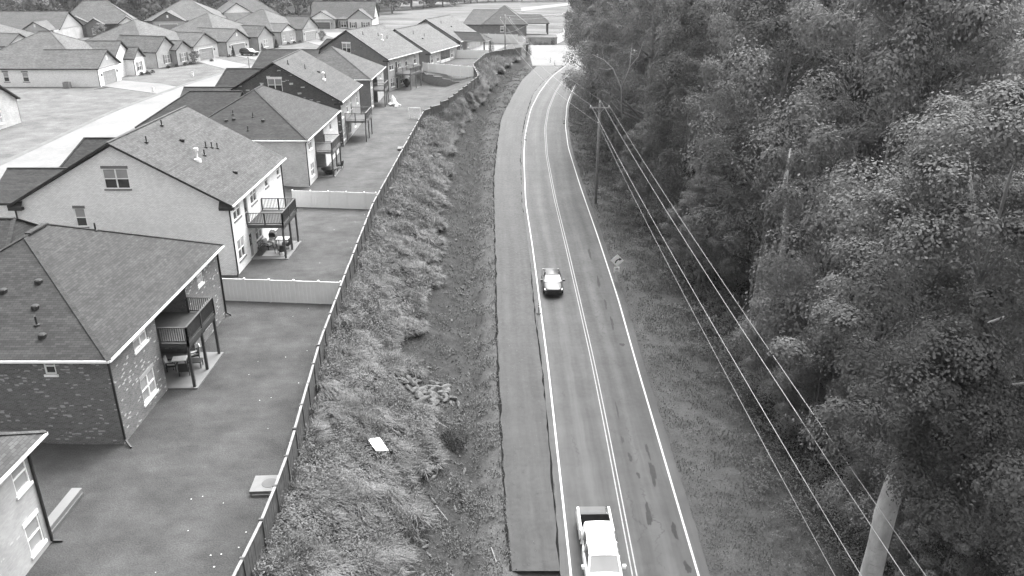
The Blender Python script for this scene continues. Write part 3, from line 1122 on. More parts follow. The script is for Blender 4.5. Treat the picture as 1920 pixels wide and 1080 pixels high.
def house_r1():
    D, Wd = 17.0, 14.8
    H = thing('brick_house', 'dark hip roofed house of whitewash flecked brick with a black deck over its patio', 'house', (-21.4, 37.2, 0), 0, ROW)
    wins = [(3.05, 4.75, 4.1, 5.35), (2.95, 4.75, .75, 2.3), (12.9, 13.9, 4.0, 5.35), (12.9, 13.9, .9, 2.3)]
    side = [(Wd - 3.35, Wd - 2.75, 4.4, 5.35)]
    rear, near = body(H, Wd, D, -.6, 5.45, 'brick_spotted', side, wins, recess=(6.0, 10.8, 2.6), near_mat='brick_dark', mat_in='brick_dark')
    for w in wins:
        rear.window(H, *w, cols=2 if w[1] - w[0] > 1.2 else 1, sill='white_trim', lintel='grey_trim' if w[2] < 2 else None, top='glass_blind', bot='glass_blind')
    near.window(H, *side[0], cols=1, sill='white_trim', lintel='grey_trim')
    bay = Face((-2.6, 6.0), (0, 1))
    bay.door(H, .6, 1.5, .12, 2.2, 'door_dark'); bay.window(H, 2.2, 3.8, .9, 2.3, 2); bay.door(H, .6, 2.2, 3.15, 5.2, 'door_dark')
    hip_roof(H, -15.1, .42, -.45, D + .4, 5.45, 9.6, 'shingle_dark', 'dark_trim', 'y', gut=True)
    hip_roof(H, -19.5, -7.9, 2.9, D + .2, 5.44, 9.85, 'shingle_dark', 'dark_trim', 'x', ends=(True, True), inset=1.6)
    downspout(H, [(.25, .06, 5.3), (.06, .06, 5.0), (.06, .06, .25), (.55, -.4, .05)])
    downspout(H, [(.25, D - .06, 5.3), (.06, D - .06, 5.0), (.06, D - .06, .25), (.4, D - .06, .05)])
    deck(H, -2.58, 1.75, 6.1, 10.75, 3.12, 'deck_dark', 'deck_dark', 0, rail_x0=.05, slab='concrete')
    for x, y in ((-3.6, .9), (-4.7, 2.6), (-5.2, 4.2), (-6.9, 3.6)):
        vent(H, (x, y, 5.45 + min(y + .45, -x + .42) * .535 + .02), 'cap')
    vent(H, (-4.2, 1.6, 5.45 + 2.05 * .535), 'pipe'); vent(H, (-5.4, 11.5, 5.45 + 5.8 * .535), 'pipe')
    # raised vent along the ridge
    mb = MB(); mb.beam((-7.34, 7.6, 9.66), (-7.34, 9.4, 9.66), .35, .1); mb.build('ridge_vent', 'shingle_dark', H)
    return H


def house_r2():
    D, Wd = 15.6, 17.3
    H = thing('brick_house', 'white brick gable house with dark rakes and a grey deck on tall posts', 'house', (-23.05, 62.25, 0), 0, ROW)
    ez, sl, rx = 6.2, .567, -8.65
    rz = ez + 8.65 * sl
    gable = [(0, ez + .02), (Wd / 2, rz - .15), (Wd, ez + .02)]
    gw = [(Wd - 9.7, Wd - 7.65, 7.5, 9.15), (Wd - 12.65, Wd - 11.75, 4.3, 5.85)]
    # rear: windows either side of a door, upper and lower
    wins = [(.85, 2.6, 4.45, 6.0), (5.5, 7.2, 4.45, 6.0), (10.0, 11.0, 4.75, 6.05), (14.0, 14.9, 4.75, 6.0), (.8, 2.5, .95, 2.75), (5.7, 7.4, .95, 2.5), (10.6, 11.5, 1.0, 2.4)]
    doors = [(3.55, 4.5, 3.25, 5.6), (3.75, 4.7, .12, 2.3)]
    rear, near = body(H, Wd, D, -.6, ez, 'brick_white', gw, wins + doors, gable, gable)
    for w in wins:
        rear.window(H, *w, cols=2 if w[1] - w[0] > 1.2 else 1, sill='lintel_grey', muntin=False)
    for d_ in doors:
        rear.door(H, *d_)
    near.window(H, *gw[0], cols=2, sill='lintel_grey', lintel='lintel_grey')
    near.window(H, *gw[1], cols=1, sill='lintel_grey', lintel='lintel_grey')
    hip_roof(H, -Wd - .45, .45, -.4, D + .35, ez, rz + .22, 'shingle_mid', 'dark_trim', 'y', gut=False, ends=(False, False))
    g = MB(); g.beam((.5, -.4, ez - .07), (.5, D + .35, ez - .07), .13, .13); g.build('gutter', 'white_trim', H)
    # little hipped returns at the eave corners
    for x in (.42, -Wd - .42):
        s = 1 if x > 0 else -1
        mb = MB(); mb.box(min(x, x - s * 1.1), max(x, x - s * 1.1), -.42, -.02, ez - .42, ez - .2)
        mb.add([(x, -.42, ez - .2), (x - s * 1.1, -.42, ez - .2), (x - s * 1.1, -.02, ez + .3), (x, -.02, ez + .05)], [(0, 1, 2, 3)])
        mb.build('eave_return', 'dark_trim', H)
    downspout(H, [(.42, -.3, ez - .2), (.05, -.06, ez - .5), (.05, -.06, .25), (.1, -.4, .1)])
    downspout(H, [(-Wd - .42, -.3, ez - .2), (-Wd - .05, -.07, ez - .5), (-Wd - .05, -.07, 1)])
    downspout(H, [(.42, D - .1, ez - .2), (.06, D - .06, ez - .5), (.06, D - .06, .25)])
    # front garage wings
    hip_roof(H, -20.05, -12, 11.7, 18.5, 6.0, 8.4, 'shingle_dark', 'dark_trim', 'x', ends=(True, False), inset=1.4)
    mb = MB(); mb.box(-19.7, -17.4, 12.1, 18.1, -.4, 5.8); mb.build('wall', 'brick_white', H)
    hip_roof(H, -22.6, -15, 4.3, 12.4, 5.0, 7.1, 'shingle_dark', 'dark_trim', 'x', ends=(False, False))
    mb = MB(); mb.box(-22.2, -17.35, 4.7, 12.0, -.4, 4.8); mb.build('wall', 'brick_white', H)
    deck(H, .02, 3.15, 3.75, 8.35, 3.2, 'deck_brown', 'deck_brown', 0)
    for x, y, k in ((-7.2, 3.2, 'pipe'), (-7.9, 8.2, 'pipe'), (-5.9, 7.2, 'cap'), (-4.4, 8.5, 'pipe'), (-4.1, 9.1, 'pipe'), (-3.8, 9.6, 'pipe'), (-3.9, 6.6, 'pipe'), (-3.9, 4.9, 'flue'), (-1.3, 6.3, 'cap')):
        vent(H, (x, y, ez + .22 * 0 + (.45 - x) * .575), k)
    return H


def house_r3():
    D, Wd = 18.0, 14.6
    H = thing('brick_house', 'hip roofed house of pale brick with a recessed rear bay and brown deck', 'house', (-23.5, 89.7, 0), 0, ROW)
    wins = [(1.5, 3.1, 3.9, 5.5), (1.6, 3.1, .75, 2.3), (13.0, 14.0, 3.9, 5.4), (13.0, 14.0, .9, 2.3)]
    side = [(Wd - 7.2, Wd - 6.0, 4.3, 5.4)]
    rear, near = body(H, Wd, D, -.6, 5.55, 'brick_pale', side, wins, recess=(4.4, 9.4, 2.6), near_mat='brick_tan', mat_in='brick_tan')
    for w in wins:
        rear.window(H, *w, cols=2 if w[1] - w[0] > 1.2 else 1, sill='white_trim', lintel='white_trim')
    near.window(H, *side[0], cols=1)
    bay = Face((-2.6, 4.4), (0, 1)); bay.door(H, .5, 2.3, .12, 2.2, 'door_grey'); bay.door(H, .5, 2.3, 3.15, 5.2, 'door_grey')
    hip_roof(H, -Wd - .45, .45, -.45, D + .45, 5.55, 10.0, 'shingle_dark', 'dark_trim', 'y', gut=True)
    hip_roof(H, -22.3, -10.5, 7.0, 17.6, 5.5, 9.05, 'shingle_dark', 'dark_trim', 'x', ends=(True, False))
    mb = MB(); mb.box(-21.9, -14.62, 7.4, 17.2, -.4, 5.3); mb.build('wall', 'brick_tan', H)
    downspout(H, [(.3, .06, 5.4), (.06, .06, 5.1), (.06, .06, .1)])
    downspout(H, [(.3, D - .06, 5.4), (.06, D - .06, 5.1), (.06, D - .06, .1)])
    deck(H, -2.58, 2.0, 4.5, 9.35, 3.12, 'deck_light', 'deck_brown', 0, rail_x0=.05)
    for x, y, k in ((-6.5, 3.0, 'pipe'), (-8.6, 2.6, 'cap'), (-9.4, 2.4, 'cap'), (-8.9, 3.4, 'pipe'), (-6.6, 1.0, 'pipe'), (-5.2, 2.4, 'cap')):
        vent(H, (x, y, 5.55 + (y + .45) * .58), k)
    return H


def gable_house(label, loc, rotz, Wd, D, ez, sl, mat, near_mat, roof, wins, gwins, z0=-.6, vents=(), glz='glass_blind', lint='white_trim', rear_doors=()):
    H = thing('brick_house', label, 'house', loc, rotz, ROW)
    rz = ez + Wd / 2 * sl
    gable = [(0, ez + .02), (Wd / 2, rz - .15), (Wd, ez + .02)]
    gw = [(Wd + a, Wd + b, c, d) for a, b, c, d in gwins]
    rear, near = body(H, Wd, D, z0, ez, mat, gw, list(wins) + list(rear_doors), gable, gable, near_mat=near_mat)
    for w in wins:
        rear.window(H, *w, cols=2 if w[1] - w[0] > 1.2 else 1, sill='white_trim', top=glz)
    for d_ in rear_doors:
        rear.door(H, *d_, mat='door_dark')
    for w in gw:
        near.window(H, *w, cols=2, lintel=lint)
    hip_roof(H, -Wd - .45, .45, -.35, D + .35, ez, rz + .22, roof, 'dark_trim', 'y', ends=(False, False))
    g = MB(); g.beam((.5, -.35, ez - .07), (.5, D + .35, ez - .07), .13, .13); g.build('gutter', 'white_trim', H)
    mb = MB(); mb.box(-.7, .45, -.36, -.02, ez - .45, ez - .2); mb.build('eave_return', 'dark_trim', H)
    downspout(H, [(.4, -.2, ez - .2), (.05, -.06, ez - .5), (.05, -.06, .1)])
    downspout(H, [(.4, D, ez - .2), (.06, D - .06, ez - .5), (.06, D - .06, .1)])
    for x, y, k in vents:
        vent(H, (x, y, ez + (.45 - x) * sl * 1.0), k)
    return H


house_r1(); house_r2(); house_r3()

w4 = [(.6, 2.0, 3.9, 5.5), (4.4, 5.6, 3.9, 5.6), (7.4, 8.4, 3.9, 5.6), (12.2, 13.2, 3.9, 5.6), (.7, 2.2, .8, 2.4), (4.8, 6.2, .8, 2.4), (9.4, 10.4, .9, 2.3)]
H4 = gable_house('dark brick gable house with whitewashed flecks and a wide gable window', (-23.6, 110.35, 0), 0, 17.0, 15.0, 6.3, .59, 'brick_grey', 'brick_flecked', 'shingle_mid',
                 w4, [(-9.55, -7.6, 7.65, 9.35)], vents=((-7.4, 3.2, 'pipe'), (-5.8, 6.0, 'pipe'), (-4.4, 8.0, 'cap'), (-3.3, 7.2, 'pipe'), (-3.2, 5.6, 'flue')), rear_doors=[(2.8, 3.7, .12, 2.2)])
deck(H4, .02, 2.95, 2.6, 7.7, 3.15, 'deck_light', 'deck_light', 0)
hip_roof(H4, -21.0, -12, 9.0, 17.5, 5.6, 9.0, 'shingle_dark', 'dark_trim', 'x', ends=(True, False), inset=1.6)
hip_roof(H4, -23.6, -15, 2.6, 10.2, 5.0, 7.3, 'shingle_dark', 'dark_trim', 'x', ends=(False, False))
mb = MB(); mb.box(-23.2, -17.05, 3.0, 9.9, -.4, 4.8); mb.build('wall', 'brick_grey', H4)
mb = MB(); mb.box(-20.6, -17.05, 9.92, 17.1, -.4, 5.4); mb.build('wall', 'brick_grey', H4)


def house_r5():
    D, Wd = 15.7, 14.6
    H = thing('brick_house', 'smaller hip roofed brick house with a light deck and a tarpaulin heap behind it', 'house', (-23.85, 135.9, .3), 0, ROW)
    wins = [(1.2, 2.5, 3.7, 5.2), (1.2, 2.5, .6, 2.3), (11.5, 12.5, 3.8, 5.2)]
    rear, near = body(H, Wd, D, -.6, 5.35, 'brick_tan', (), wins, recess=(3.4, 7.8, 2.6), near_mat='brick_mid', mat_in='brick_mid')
    for w in wins:
        rear.window(H, *w, cols=2 if w[1] - w[0] > 1.2 else 1)
    bay = Face((-2.6, 3.4), (0, 1)); bay.door(H, .5, 2.3, .12, 2.2, 'door_dark'); bay.door(H, .5, 2.3, 3.15, 5.1, 'door_dark')
    hip_roof(H, -Wd - .45, .45, -.45, D + .45, 5.35, 9.75, 'shingle_mid', 'dark_trim', 'y', gut=True)
    hip_roof(H, -22.0, -10.5, 6, 17, 5.3, 8.9, 'shingle_dark', 'dark_trim', 'x', ends=(True, False), inset=1.5)
    mb = MB(); mb.box(-21.6, -14.62, 6.4, 16.6, -.4, 5.1); mb.build('wall', 'brick_mid', H)
    downspout(H, [(.3, .06, 5.2), (.06, .06, 4.9), (.06, .06, .1)])
    deck(H, -2.58, 2.0, 3.5, 7.7, 3.05, 'deck_light', 'deck_light', 0, rail_x0=.05)
    vent(H, (-8, 2.5, 5.35 + 2.95 * .57), 'pipe'); vent(H, (-6, 1.6, 5.35 + 2.05 * .57), 'pipe')
    return H


house_r5()
w6 = [(.9, 2.6, 3.9, 5.6), (4.6, 5.9, 3.9, 5.6), (8.0, 9.0, 3.9, 5.6), (12.0, 13.2, 3.8, 5.6), (1.2, 2.8, .7, 2.4), (5.4, 7.0, .8, 2.4), (9.2, 10.2, .9, 2.3)]
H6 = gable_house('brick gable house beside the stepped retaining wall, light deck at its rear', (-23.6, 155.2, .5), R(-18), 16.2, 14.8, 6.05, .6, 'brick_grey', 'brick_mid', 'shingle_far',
                 w6, [(-9.3, -7.5, 7.0, 8.7)], vents=((-6.4, 3.2, 'pipe'), (-5.4, 7.6, 'pipe'), (-4.4, 9.4, 'pipe'), (-4.2, 6.8, 'flue')), rear_doors=[(3.4, 4.3, 3.1, 5.2), (3.4, 4.3, .12, 2.2)])
deck(H6, .02, 3.3, 3.2, 8.2, 3.1, 'deck_light', 'deck_light', 0)
hip_roof(H6, -20.5, -11, 7, 15.5, 5.4, 8.2, 'shingle_dark', 'dark_trim', 'x', ends=(True, False), inset=1.5)
mb = MB(); mb.box(-20.1, -16.25, 7.4, 15.1, -.4, 5.2); mb.build('wall', 'brick_mid', H6)
w7 = [(1.0, 2.0, .7, 2.3), (4.0, 5.4, .7, 2.3), (12.2, 13.6, .6, 2.3)]
H7 = gable_house('single storey brick house inside the white vinyl fence, dark screened porch at rear', (-17.55, 174.8, 2.6), R(-18), 15.2, 16.0, 2.95, .58, 'brick_tan', 'brick_mid', 'shingle_far',
                 w7, [], vents=((-5.4, 4.2, 'pipe'), (-4.2, 7.2, 'pipe'), (-3.6, 5.0, 'cap')))
for a, b in ((6.2, 8.5), (8.7, 11.4)):
    mb = MB(); mb.box(.02, .06, a, b, .75, 2.6); mb.build('porch_screen', 'glass_dark', H7)
    mb = MB(); mb.box(.02, .09, a, b, .0, .74); mb.build('porch_wall', 'siding_white', H7)
w8 = [(.8, 2.0, .7, 2.3), (5.0, 6.4, .7, 2.3)]
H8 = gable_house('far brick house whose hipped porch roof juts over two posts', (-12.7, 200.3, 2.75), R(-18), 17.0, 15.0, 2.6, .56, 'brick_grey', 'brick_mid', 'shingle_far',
                 w8, [], vents=((-6.4, 4.2, 'pipe'), (-4.6, 6.4, 'cap')))
hip_roof(H8, -4.5, 6.2, 1.3, 6.4, 2.75, 4.5, 'shingle_dark', 'grey_trim', 'x', ends=(False, True))
for y in (1.7, 6.0):
    mb = MB(); mb.box(5.6, 5.85, y - .12, y + .12, -.3, 2.55); mb.build('porch_post', 'deck_brown', H8)
mb = MB(); mb.box(.02, 6.2, 1.2, 6.5, -.2, .08); mb.build('patio', 'concrete', H8)


def house_r9():
    H = thing('brick_house', 'lone hip roofed brick house beyond the junction with an open side porch', 'house', (4.1, 243, 3.0), 0)
    D, Wd = 15, 18.0
    sw = [(Wd - 7.5, Wd - 6.5, .9, 2.3)]
    wins = [(1.5, 2.5, .8, 2.3), (4.5, 5.5, .8, 2.3), (7.5, 8.5, .8, 2.3)]
    rear, near = body(H, Wd, D, -.8, 2.95, 'brick_tan', sw, wins, near_mat='brick_mid')
    near.window(H, *sw[0], cols=1, lintel='white_trim')
    for w in wins:
        rear.window(H, *w, cols=1, bot='glass_blind')
    hip_roof(H, -13.0, .5, -.5, D + .5, 2.95, 7.75, 'shingle_mid', 'dark_trim', 'y')
    hip_roof(H, -Wd - .5, -6, -.48, D + .3, 2.93, 6.6, 'shingle_mid', 'dark_trim', 'x', ends=(True, False), inset=3)
    hip_roof(H, -3, 7.0, 4.5, 11.5, 2.9, 5.1, 'shingle_mid', 'dark_trim', 'x', ends=(False, True), inset=2.5)
    for y in (5.0, 11.0):
        mb = MB(); mb.box(6.3, 6.7, y - .18, y + .18, -.3, 2.7); mb.build('porch_post', 'deck_dark', H)
    downspout(H, [(.4, -.2, 2.8), (.06, -.06, 2.5), (.06, -.06, 0)])
    return H


house_r9()


def front_house(label, loc, rotz, Wd, D, main, wings, mat, near_mat, roof='shingle_far', group='houses across the subdivision street', near_wins=(), main_gable=False, stone=None, ez=3.2):
    """front (x=0) faces +x locally. main=(ridge z, hip inset front); wings: dicts with y0, y1, xf, rz, kind, gable material, wall material"""
    H = thing('brick_house', label, 'house', loc, rotz, group)
    mb = MB()
    Face((0, D), (-1, 0)).wall(mb, Wd, -.4, [(0, ez), (Wd, ez)])
    Face((-Wd, D), (0, -1)).wall(mb, D, -.4, [(0, ez), (D, ez)])
    Face((-4.0, 0), (0, 1)).wall(mb, D, -.4, [(0, ez), (D, ez)])
    mb.build('wall', mat, H)
    nw = [(Wd + a, Wd + b, c, d) for a, b, c, d in near_wins]
    mb = MB(); nf = Face((-Wd, 0), (1, 0))
    L0 = Wd - 4.0 if wings and wings[0]['y0'] < .5 else Wd - 4.0
    nf.wall(mb, L0, -.4, [(0, ez), (L0, ez)], nw)
    mb.build('wall', near_mat, H)
    for w in nw:
        nf.window(H, *w, cols=1, lintel='lintel_grey', sill='lintel_grey')
    if main_gable:
        hip_roof(H, -Wd - .4, -2.6, -.4, D + .4, ez, main[0], roof, 'dark_trim', 'y', ends=(False, False))
        for O, d in (((-Wd, 0), (1, 0)), ((-2.6, D), (-1, 0))):
            mb = MB(); Face(O, d).wall(mb, Wd - 2.6, ez - .1, [(0, ez - .08), ((Wd - 2.6) / 2, main[0] - .35), (Wd - 2.6, ez - .08)]); mb.build('gable', main_gable, H)
    else:
        hip_roof(H, -Wd - .4, -2.0, -.4, D + .4, ez, main[0], roof, 'dark_trim', main[1] if len(main) > 1 else None)
    for w in wings:
        y0, y1, xf, rz = w['y0'], w['y1'], w['xf'], w['rz']
        yc, back = (y0 + y1) / 2, w.get('back', -10.0)
        we = w.get('ez', ez)
        hip_roof(H, back, xf + .42, y0 - .38, y1 + .38, we, rz, roof, 'dark_trim', 'x', ends=(False, bool(w.get('hip'))))
        wm = w.get('wall', mat)
        F = Face((xf, y0), (0, 1)); L = y1 - y0
        ops = []
        if w['kind'] == 'garage':
            gw = min(5.0, L - 1.6); a = (L - gw) / 2; ops = [(a, a + gw, -.02, 2.35)]
        elif w['kind'] == 'window':
            a = L / 2; ops = [(a - .85, a + .85, .65, 2.4)]
        elif w['kind'] == 'two':
            ops = [(L * .22 - .6, L * .22 + .6, .65, 2.3), (L * .75 - .8, L * .75 + .8, .65, 2.3)]
        elif w['kind'] == 'porch':
            ops = []
        mb = MB(); F.wall(mb, L, -.4, [(0, we), (L, we)], ops)
        Face((-4.0, y0), (1, 0)).wall(mb, 4.0 + xf, -.4, [(0, we), (4 + xf, we)])
        Face((xf, y1), (-1, 0)).wall(mb, 4.0 + xf, -.4, [(0, we), (4 + xf, we)])
        mb.build('wall', wm, H)
        if not w.get('hip'):
            mb = MB(); g = Face((xf - .0, y0), (0, 1)); g.wall(mb, L, we, [(0, we + .01), (L / 2, we + (rz - we) * (L / 2) / (L / 2 + .38) - .05), (L, we + .01)]); mb.build('gable', w.get('gable', 'siding_grey'), H)
            if w.get('louvre'):
                mb = MB(); F.box(mb, L / 2 - .25, L / 2 + .25, we + (rz - we) * .35, we + (rz - we) * .35 + .75, .002, .05); mb.build('louvre', 'white_trim', H)
        for o in ops:
            if w['kind'] == 'garage':
                F.garage(H, *o, mat=w.get('door', 'garage_grey'))
                mb = MB(); F.box(mb, .0, L, we - .25, we - .02, .012, .05); mb.build('frieze', 'grey_trim', H)
                for s in (o[0] - .5, o[1] + .5):
                    mb = MB(); F.box(mb, s - .09, s + .09, 1.7, 2.1, .0, .16); mb.build('wall_lantern', 'black_metal', H)
            else:
                F.window(H, *o, cols=2, sill='white_trim', shut=w.get('shut'), muntin=False, top='glass_blind', bot='glass_blind' if w.get('blind') else 'glass_dark')
        if w['kind'] != 'porch' and xf > -2:
            downspout(H, [(xf + .05, y0 - .06, we - .2), (xf + .05, y0 - .06, 0)])
    for x, y, k in main[2] if len(main) > 2 else ():
        vent(H, (x, y, ez + (main[0] - ez) * .45), k)
    return H


front_house('white brick house with long hip roof and an air conditioner at its side', (-73.5, 145, 3), 0, 24, 19.5,
            (8.6, None, ()), [
                dict(y0=0, y1=8.4, xf=0, rz=6.0, kind='garage', gable='siding_grey', wall='brick_white', louvre=True, back=-11),
                dict(y0=9.2, y1=18.2, xf=-1.6, rz=6.6, kind='porch', gable='siding_white', wall='brick_white', back=-9),
                dict(y0=14.2, y1=18.6, xf=.2, rz=5.2, kind='window', gable='siding_grey', wall='brick_white', shut='lintel_grey', back=-6)],
            'brick_white', 'brick_white', near_wins=[(-16.9, -15.9, .9, 2.5), (-13.5, -12.4, .9, 2.5)])
front_house('tan brick house with two shuttered front windows, garage gable at its far end', (-73.4, 170, 3), R(-16), 22, 20.3,
            (8.7, None, ()), [
                dict(y0=0, y1=6.6, xf=0, rz=6.1, kind='window', gable='brick_tan', wall='brick_tan', shut='lintel_grey', back=-11, blind=True),
                dict(y0=4.6, y1=9.4, xf=1.3, rz=4.9, kind='window', gable='brick_grey', wall='brick_grey', shut='lintel_grey', back=-6, blind=True),
                dict(y0=11.6, y1=20.3, xf=.4, rz=5.75, kind='garage', gable='siding_grey', wall='brick_tan', back=-9)],
            'brick_tan', 'brick_tan')
front_house('brick house with two clipped conifers by the entry and the black car on its drive', (-66.0, 191.4, 3), R(-20), 22, 20.0,
            (8.6, None, ()), [
                dict(y0=0, y1=8.2, xf=0, rz=5.7, kind='garage', gable='siding_grey', wall='brick_tan', louvre=True, back=-11),
                dict(y0=11.5, y1=17.5, xf=.2, rz=5.6, kind='window', gable='brick_grey', wall='brick_grey', back=-9, blind=True)],
            'brick_tan', 'brick_mid')
front_house('brick house with a stone clad front bay left of its garage gable', (-60.0, 216, 3), R(-21), 20, 16.5,
            (8.0, None, ()), [
                dict(y0=0, y1=6.4, xf=0, rz=5.0, kind='two', gable='siding_white', wall='brick_grey', back=-9, blind=True),
                dict(y0=8.8, y1=16.2, xf=.5, rz=6.2, kind='garage', gable='brick_tan', wall='brick_tan', back=-9, door='siding_grey')],
            'brick_tan', 'brick_mid')
front_house('wide gabled house facing the turning with a white garage gable', (-62.6, 259.5, 3), R(-90), 12.5, 19.2,
            (8.1,), [
                dict(y0=0, y1=7.6, xf=.6, rz=5.6, kind='garage', gable='siding_white', wall='brick_grey', back=-8, door='garage_dark'),
                dict(y0=8.4, y1=11.6, xf=-1.6, rz=3.9, kind='window', gable='siding_grey', wall='brick_grey', back=-5, ez=3.1, shut='door_dark', hip=True),
                dict(y0=11.8, y1=19.0, xf=.3, rz=6.1, kind='two', gable='siding_grey', wall='brick_pale', back=-8, shut='door_dark')],
            'brick_pale', 'brick_mid', main_gable='siding_white')
BK = 'houses in the back street under the wood'
front_house('far left back street house with one wide gabled garage', (-142.0, 221, 3), R(-90), 15, 20.5, (7.4,), [
    dict(y0=12.5, y1=19.5, xf=.4, rz=5.4, kind='garage', gable='brick_tan', wall='brick_tan', louvre=True, back=-9)], 'brick_tan', 'brick_tan', group=BK, main_gable='siding_grey')
front_house('back street house with a pale broad gable and two white framed windows', (-127.5, 234.6, 3), R(-66), 17, 20.5, (9.3, 'y'), [
    dict(y0=1.0, y1=8.6, xf=.2, rz=5.5, kind='window', gable='siding_grey', wall='brick_mid', back=-8, blind=True),
    dict(y0=7.0, y1=11.6, xf=1.3, rz=5.0, kind='window', gable='brick_mid', wall='brick_mid', back=-6, blind=True),
    dict(y0=15.5, y1=20.3, xf=.6, rz=5.2, kind='porch', gable='siding_white', wall='brick_mid', back=-8)], 'brick_mid', 'brick_mid', group=BK)
front_house('back street house with a small louvre in its dark garage gable', (-110, 250, 3), R(-78), 22, 22, (8.6, None), [
    dict(y0=2.5, y1=11.5, xf=.4, rz=6.0, kind='garage', gable='brick_mid', wall='brick_tan', louvre=True, back=-10)], 'brick_tan', 'brick_mid', group=BK)
front_house('two storey looking back street house with a high white sided gable', (-93.0, 268, 3), R(-62), 18, 19, (9.4, 'y'), [
    dict(y0=1.0, y1=9.5, xf=.3, rz=7.4, kind='window', gable='siding_white', wall='brick_tan', back=-8, ez=4.4)], 'brick_tan', 'brick_tan', group=BK)
front_house('brown roofed house half cut off by the left picture edge behind the white house', (-110.8, 181, 3), R(-14), 20, 17, (7.6,), [
    dict(y0=.5, y1=8, xf=0, rz=5.6, kind='garage', gable='siding_grey', wall='brick_tan', back=-9)], 'brick_tan', 'brick_mid', group='houses across the subdivision street')

# gabled house end that enters at the left edge
def house_l0():
    D, Wd, ez, sl = 14.0, 15.0, 3.35, .62
    H = thing('brick_house', 'pale brick gable end with dark rake at the left edge, below the white house', 'house', (-69.2, 112.6 - D, 3), 0, 'houses across the subdivision street')
    rz = ez + D / 2 * sl
    top = [(0, ez + .02), (D / 2, rz - .15), (D, ez + .02)]
    win = [(D - 4.7, D - 3.9, .7, 2.4), (3.0, 4.6, .8, 2.4)]
    mb = MB()
    F = Face((0, 0), (0, 1)); F.wall(mb, D, -.4, top, win)
    Face((0, D), (-1, 0)).wall(mb, Wd, -.4, [(0, ez), (Wd, ez)]); Face((-Wd, 0), (1, 0)).wall(mb, Wd, -.4, [(0, ez), (Wd, ez)]); Face((-Wd, D), (0, -1)).wall(mb, D, -.4, top)
    mb.build('wall', 'brick_tan', H)
    for w in win:
        F.window(H, *w, cols=1, top='glass_blind', bot='glass_blind')
    hip_roof(H, -Wd - .35, .4, -.45, D + .45, ez, rz + .25, 'shingle_far', 'dark_trim', 'x', ends=(False, False))
    downspout(H, [(-.2, D + .4, ez - .2), (-.06, D + .06, ez - .5), (-.06, D + .06, .1)])


house_l0()

# ------------------------------------------------------------------ fences


def resample(pts, step):
    P = [np.array(p, float) for p in pts]
    out = [P[0]]; carry = 0.0
    for a, b in zip(P, P[1:]):
        L = np.linalg.norm((b - a)[:2]); d = step - carry
        while d <= L:
            out.append(a + (b - a) * d / L); d += step
        carry = L - (d - step)
    return out


def wood_fence():
    ys = np.concatenate([np.arange(14, 196.1, 0.5)])
    pts = resample([(float(FX(y)), y) for y in ys], 2.44)
    F = thing('wood_fence', 'long dark board fence with a pale top rail, stepping along the bank', 'fence', (0, 0, 0))
    r = random.Random(3)
    pm = {}
    for a, b in zip(pts, pts[1:]):
        za, zb = gz(a[0] - .25, a[1]), gz(b[0] - .25, b[1])
        L = math.hypot(b[0] - a[0], b[1] - a[1]); ang = math.atan2(b[1] - a[1], b[0] - a[0])
        n = 17; key = r.randrange(4)
        if key not in pm:
            mb = MB(); rr = random.Random(key)
            w = 2.42 / n
            for k in range(n):
                h = 1.74 + rr.uniform(-.012, .012); t = rr.uniform(-.006, .006)
                mb.box(k * w + .006, (k + 1) * w - .006, -.012 + t, .012 + t, -.35, h)
            mb.box(0, 2.42, .014, .05, .3, .39); mb.box(0, 2.42, .014, .05, 1.4, 1.49)
            me = mb.mesh('panel'); me.materials.append(MATS['fence_wood']); pm[key] = me
        zz = (za + zb) / 2 + r.uniform(-.035, .035)
        p = link('panel', pm[key], F, (a[0], a[1], zz), ang); p.scale = (L / 2.44, 1, 1)
        if 'rail' not in pm:
            mb = MB(); mb.box(0, 2.44, -.06, .07, 1.765, 1.80); me = mb.mesh('top_rail'); me.materials.append(MATS['fence_cap']); pm['rail'] = me
            mb = MB(); mb.box(-.055, .055, -.07, .12, -.4, 1.85); me = mb.mesh('post'); me.materials.append(MATS['fence_wood']); pm['post'] = me
        t = link('top_rail', pm['rail'], F, (a[0], a[1], zz), ang); t.scale = (L / 2.44, 1, 1)
        link('post', pm['post'], F, (a[0], a[1], zz), ang)


wood_fence()


def vinyl_fence(label, pts, h, mat, step=1.95, zs=None):
    F = thing('vinyl_fence', label, 'fence', (0, 0, 0), 0, 'pale vinyl yard fences')
    P = resample(pts, step)
    P.append(np.array(pts[-1], float))
    for i, (a, b) in enumerate(zip(P, P[1:])):
        L = math.hypot(b[0] - a[0], b[1] - a[1])
        if L < .3:
            continue
        ang = math.atan2(b[1] - a[1], b[0] - a[0])
        z = (gz(a[0], a[1]) + gz(b[0], b[1])) / 2 if zs is None else zs
        mb = MB(); n = max(2, int(L / .28)); w = (L - .12) / n
        for k in range(n):
            mb.box(.06 + k * w + .004, .06 + (k + 1) * w - .004, -.014, .014, .08, h - .12)
        mb.box(.06, L - .06, -.028, .028, h - .12, h); mb.box(.06, L - .06, -.028, .028, -.2, .08)
        p = mb.build('panel', mat, F); p.location = (a[0], a[1], z); p.rotation_euler = (0, 0, ang)
    for a in P:
        z = gz(a[0], a[1]) if zs is None else zs
        mb = MB(); mb.box(-.064, .064, -.064, .064, -.3, h + .06); q = mb.build('post', mat, F); q.location = (a[0], a[1], z)
        mb = MB(); mb.add([(-.085, -.085, h + .062), (.085, -.085, h + .062), (.085, .085, h + .062), (-.085, .085, h + .062), (0, 0, h + .15)], [(0, 1, 4), (1, 2, 4), (2, 3, 4), (3, 0, 4), (3, 2, 1, 0)])
        mb.build('post_cap', mat, q)


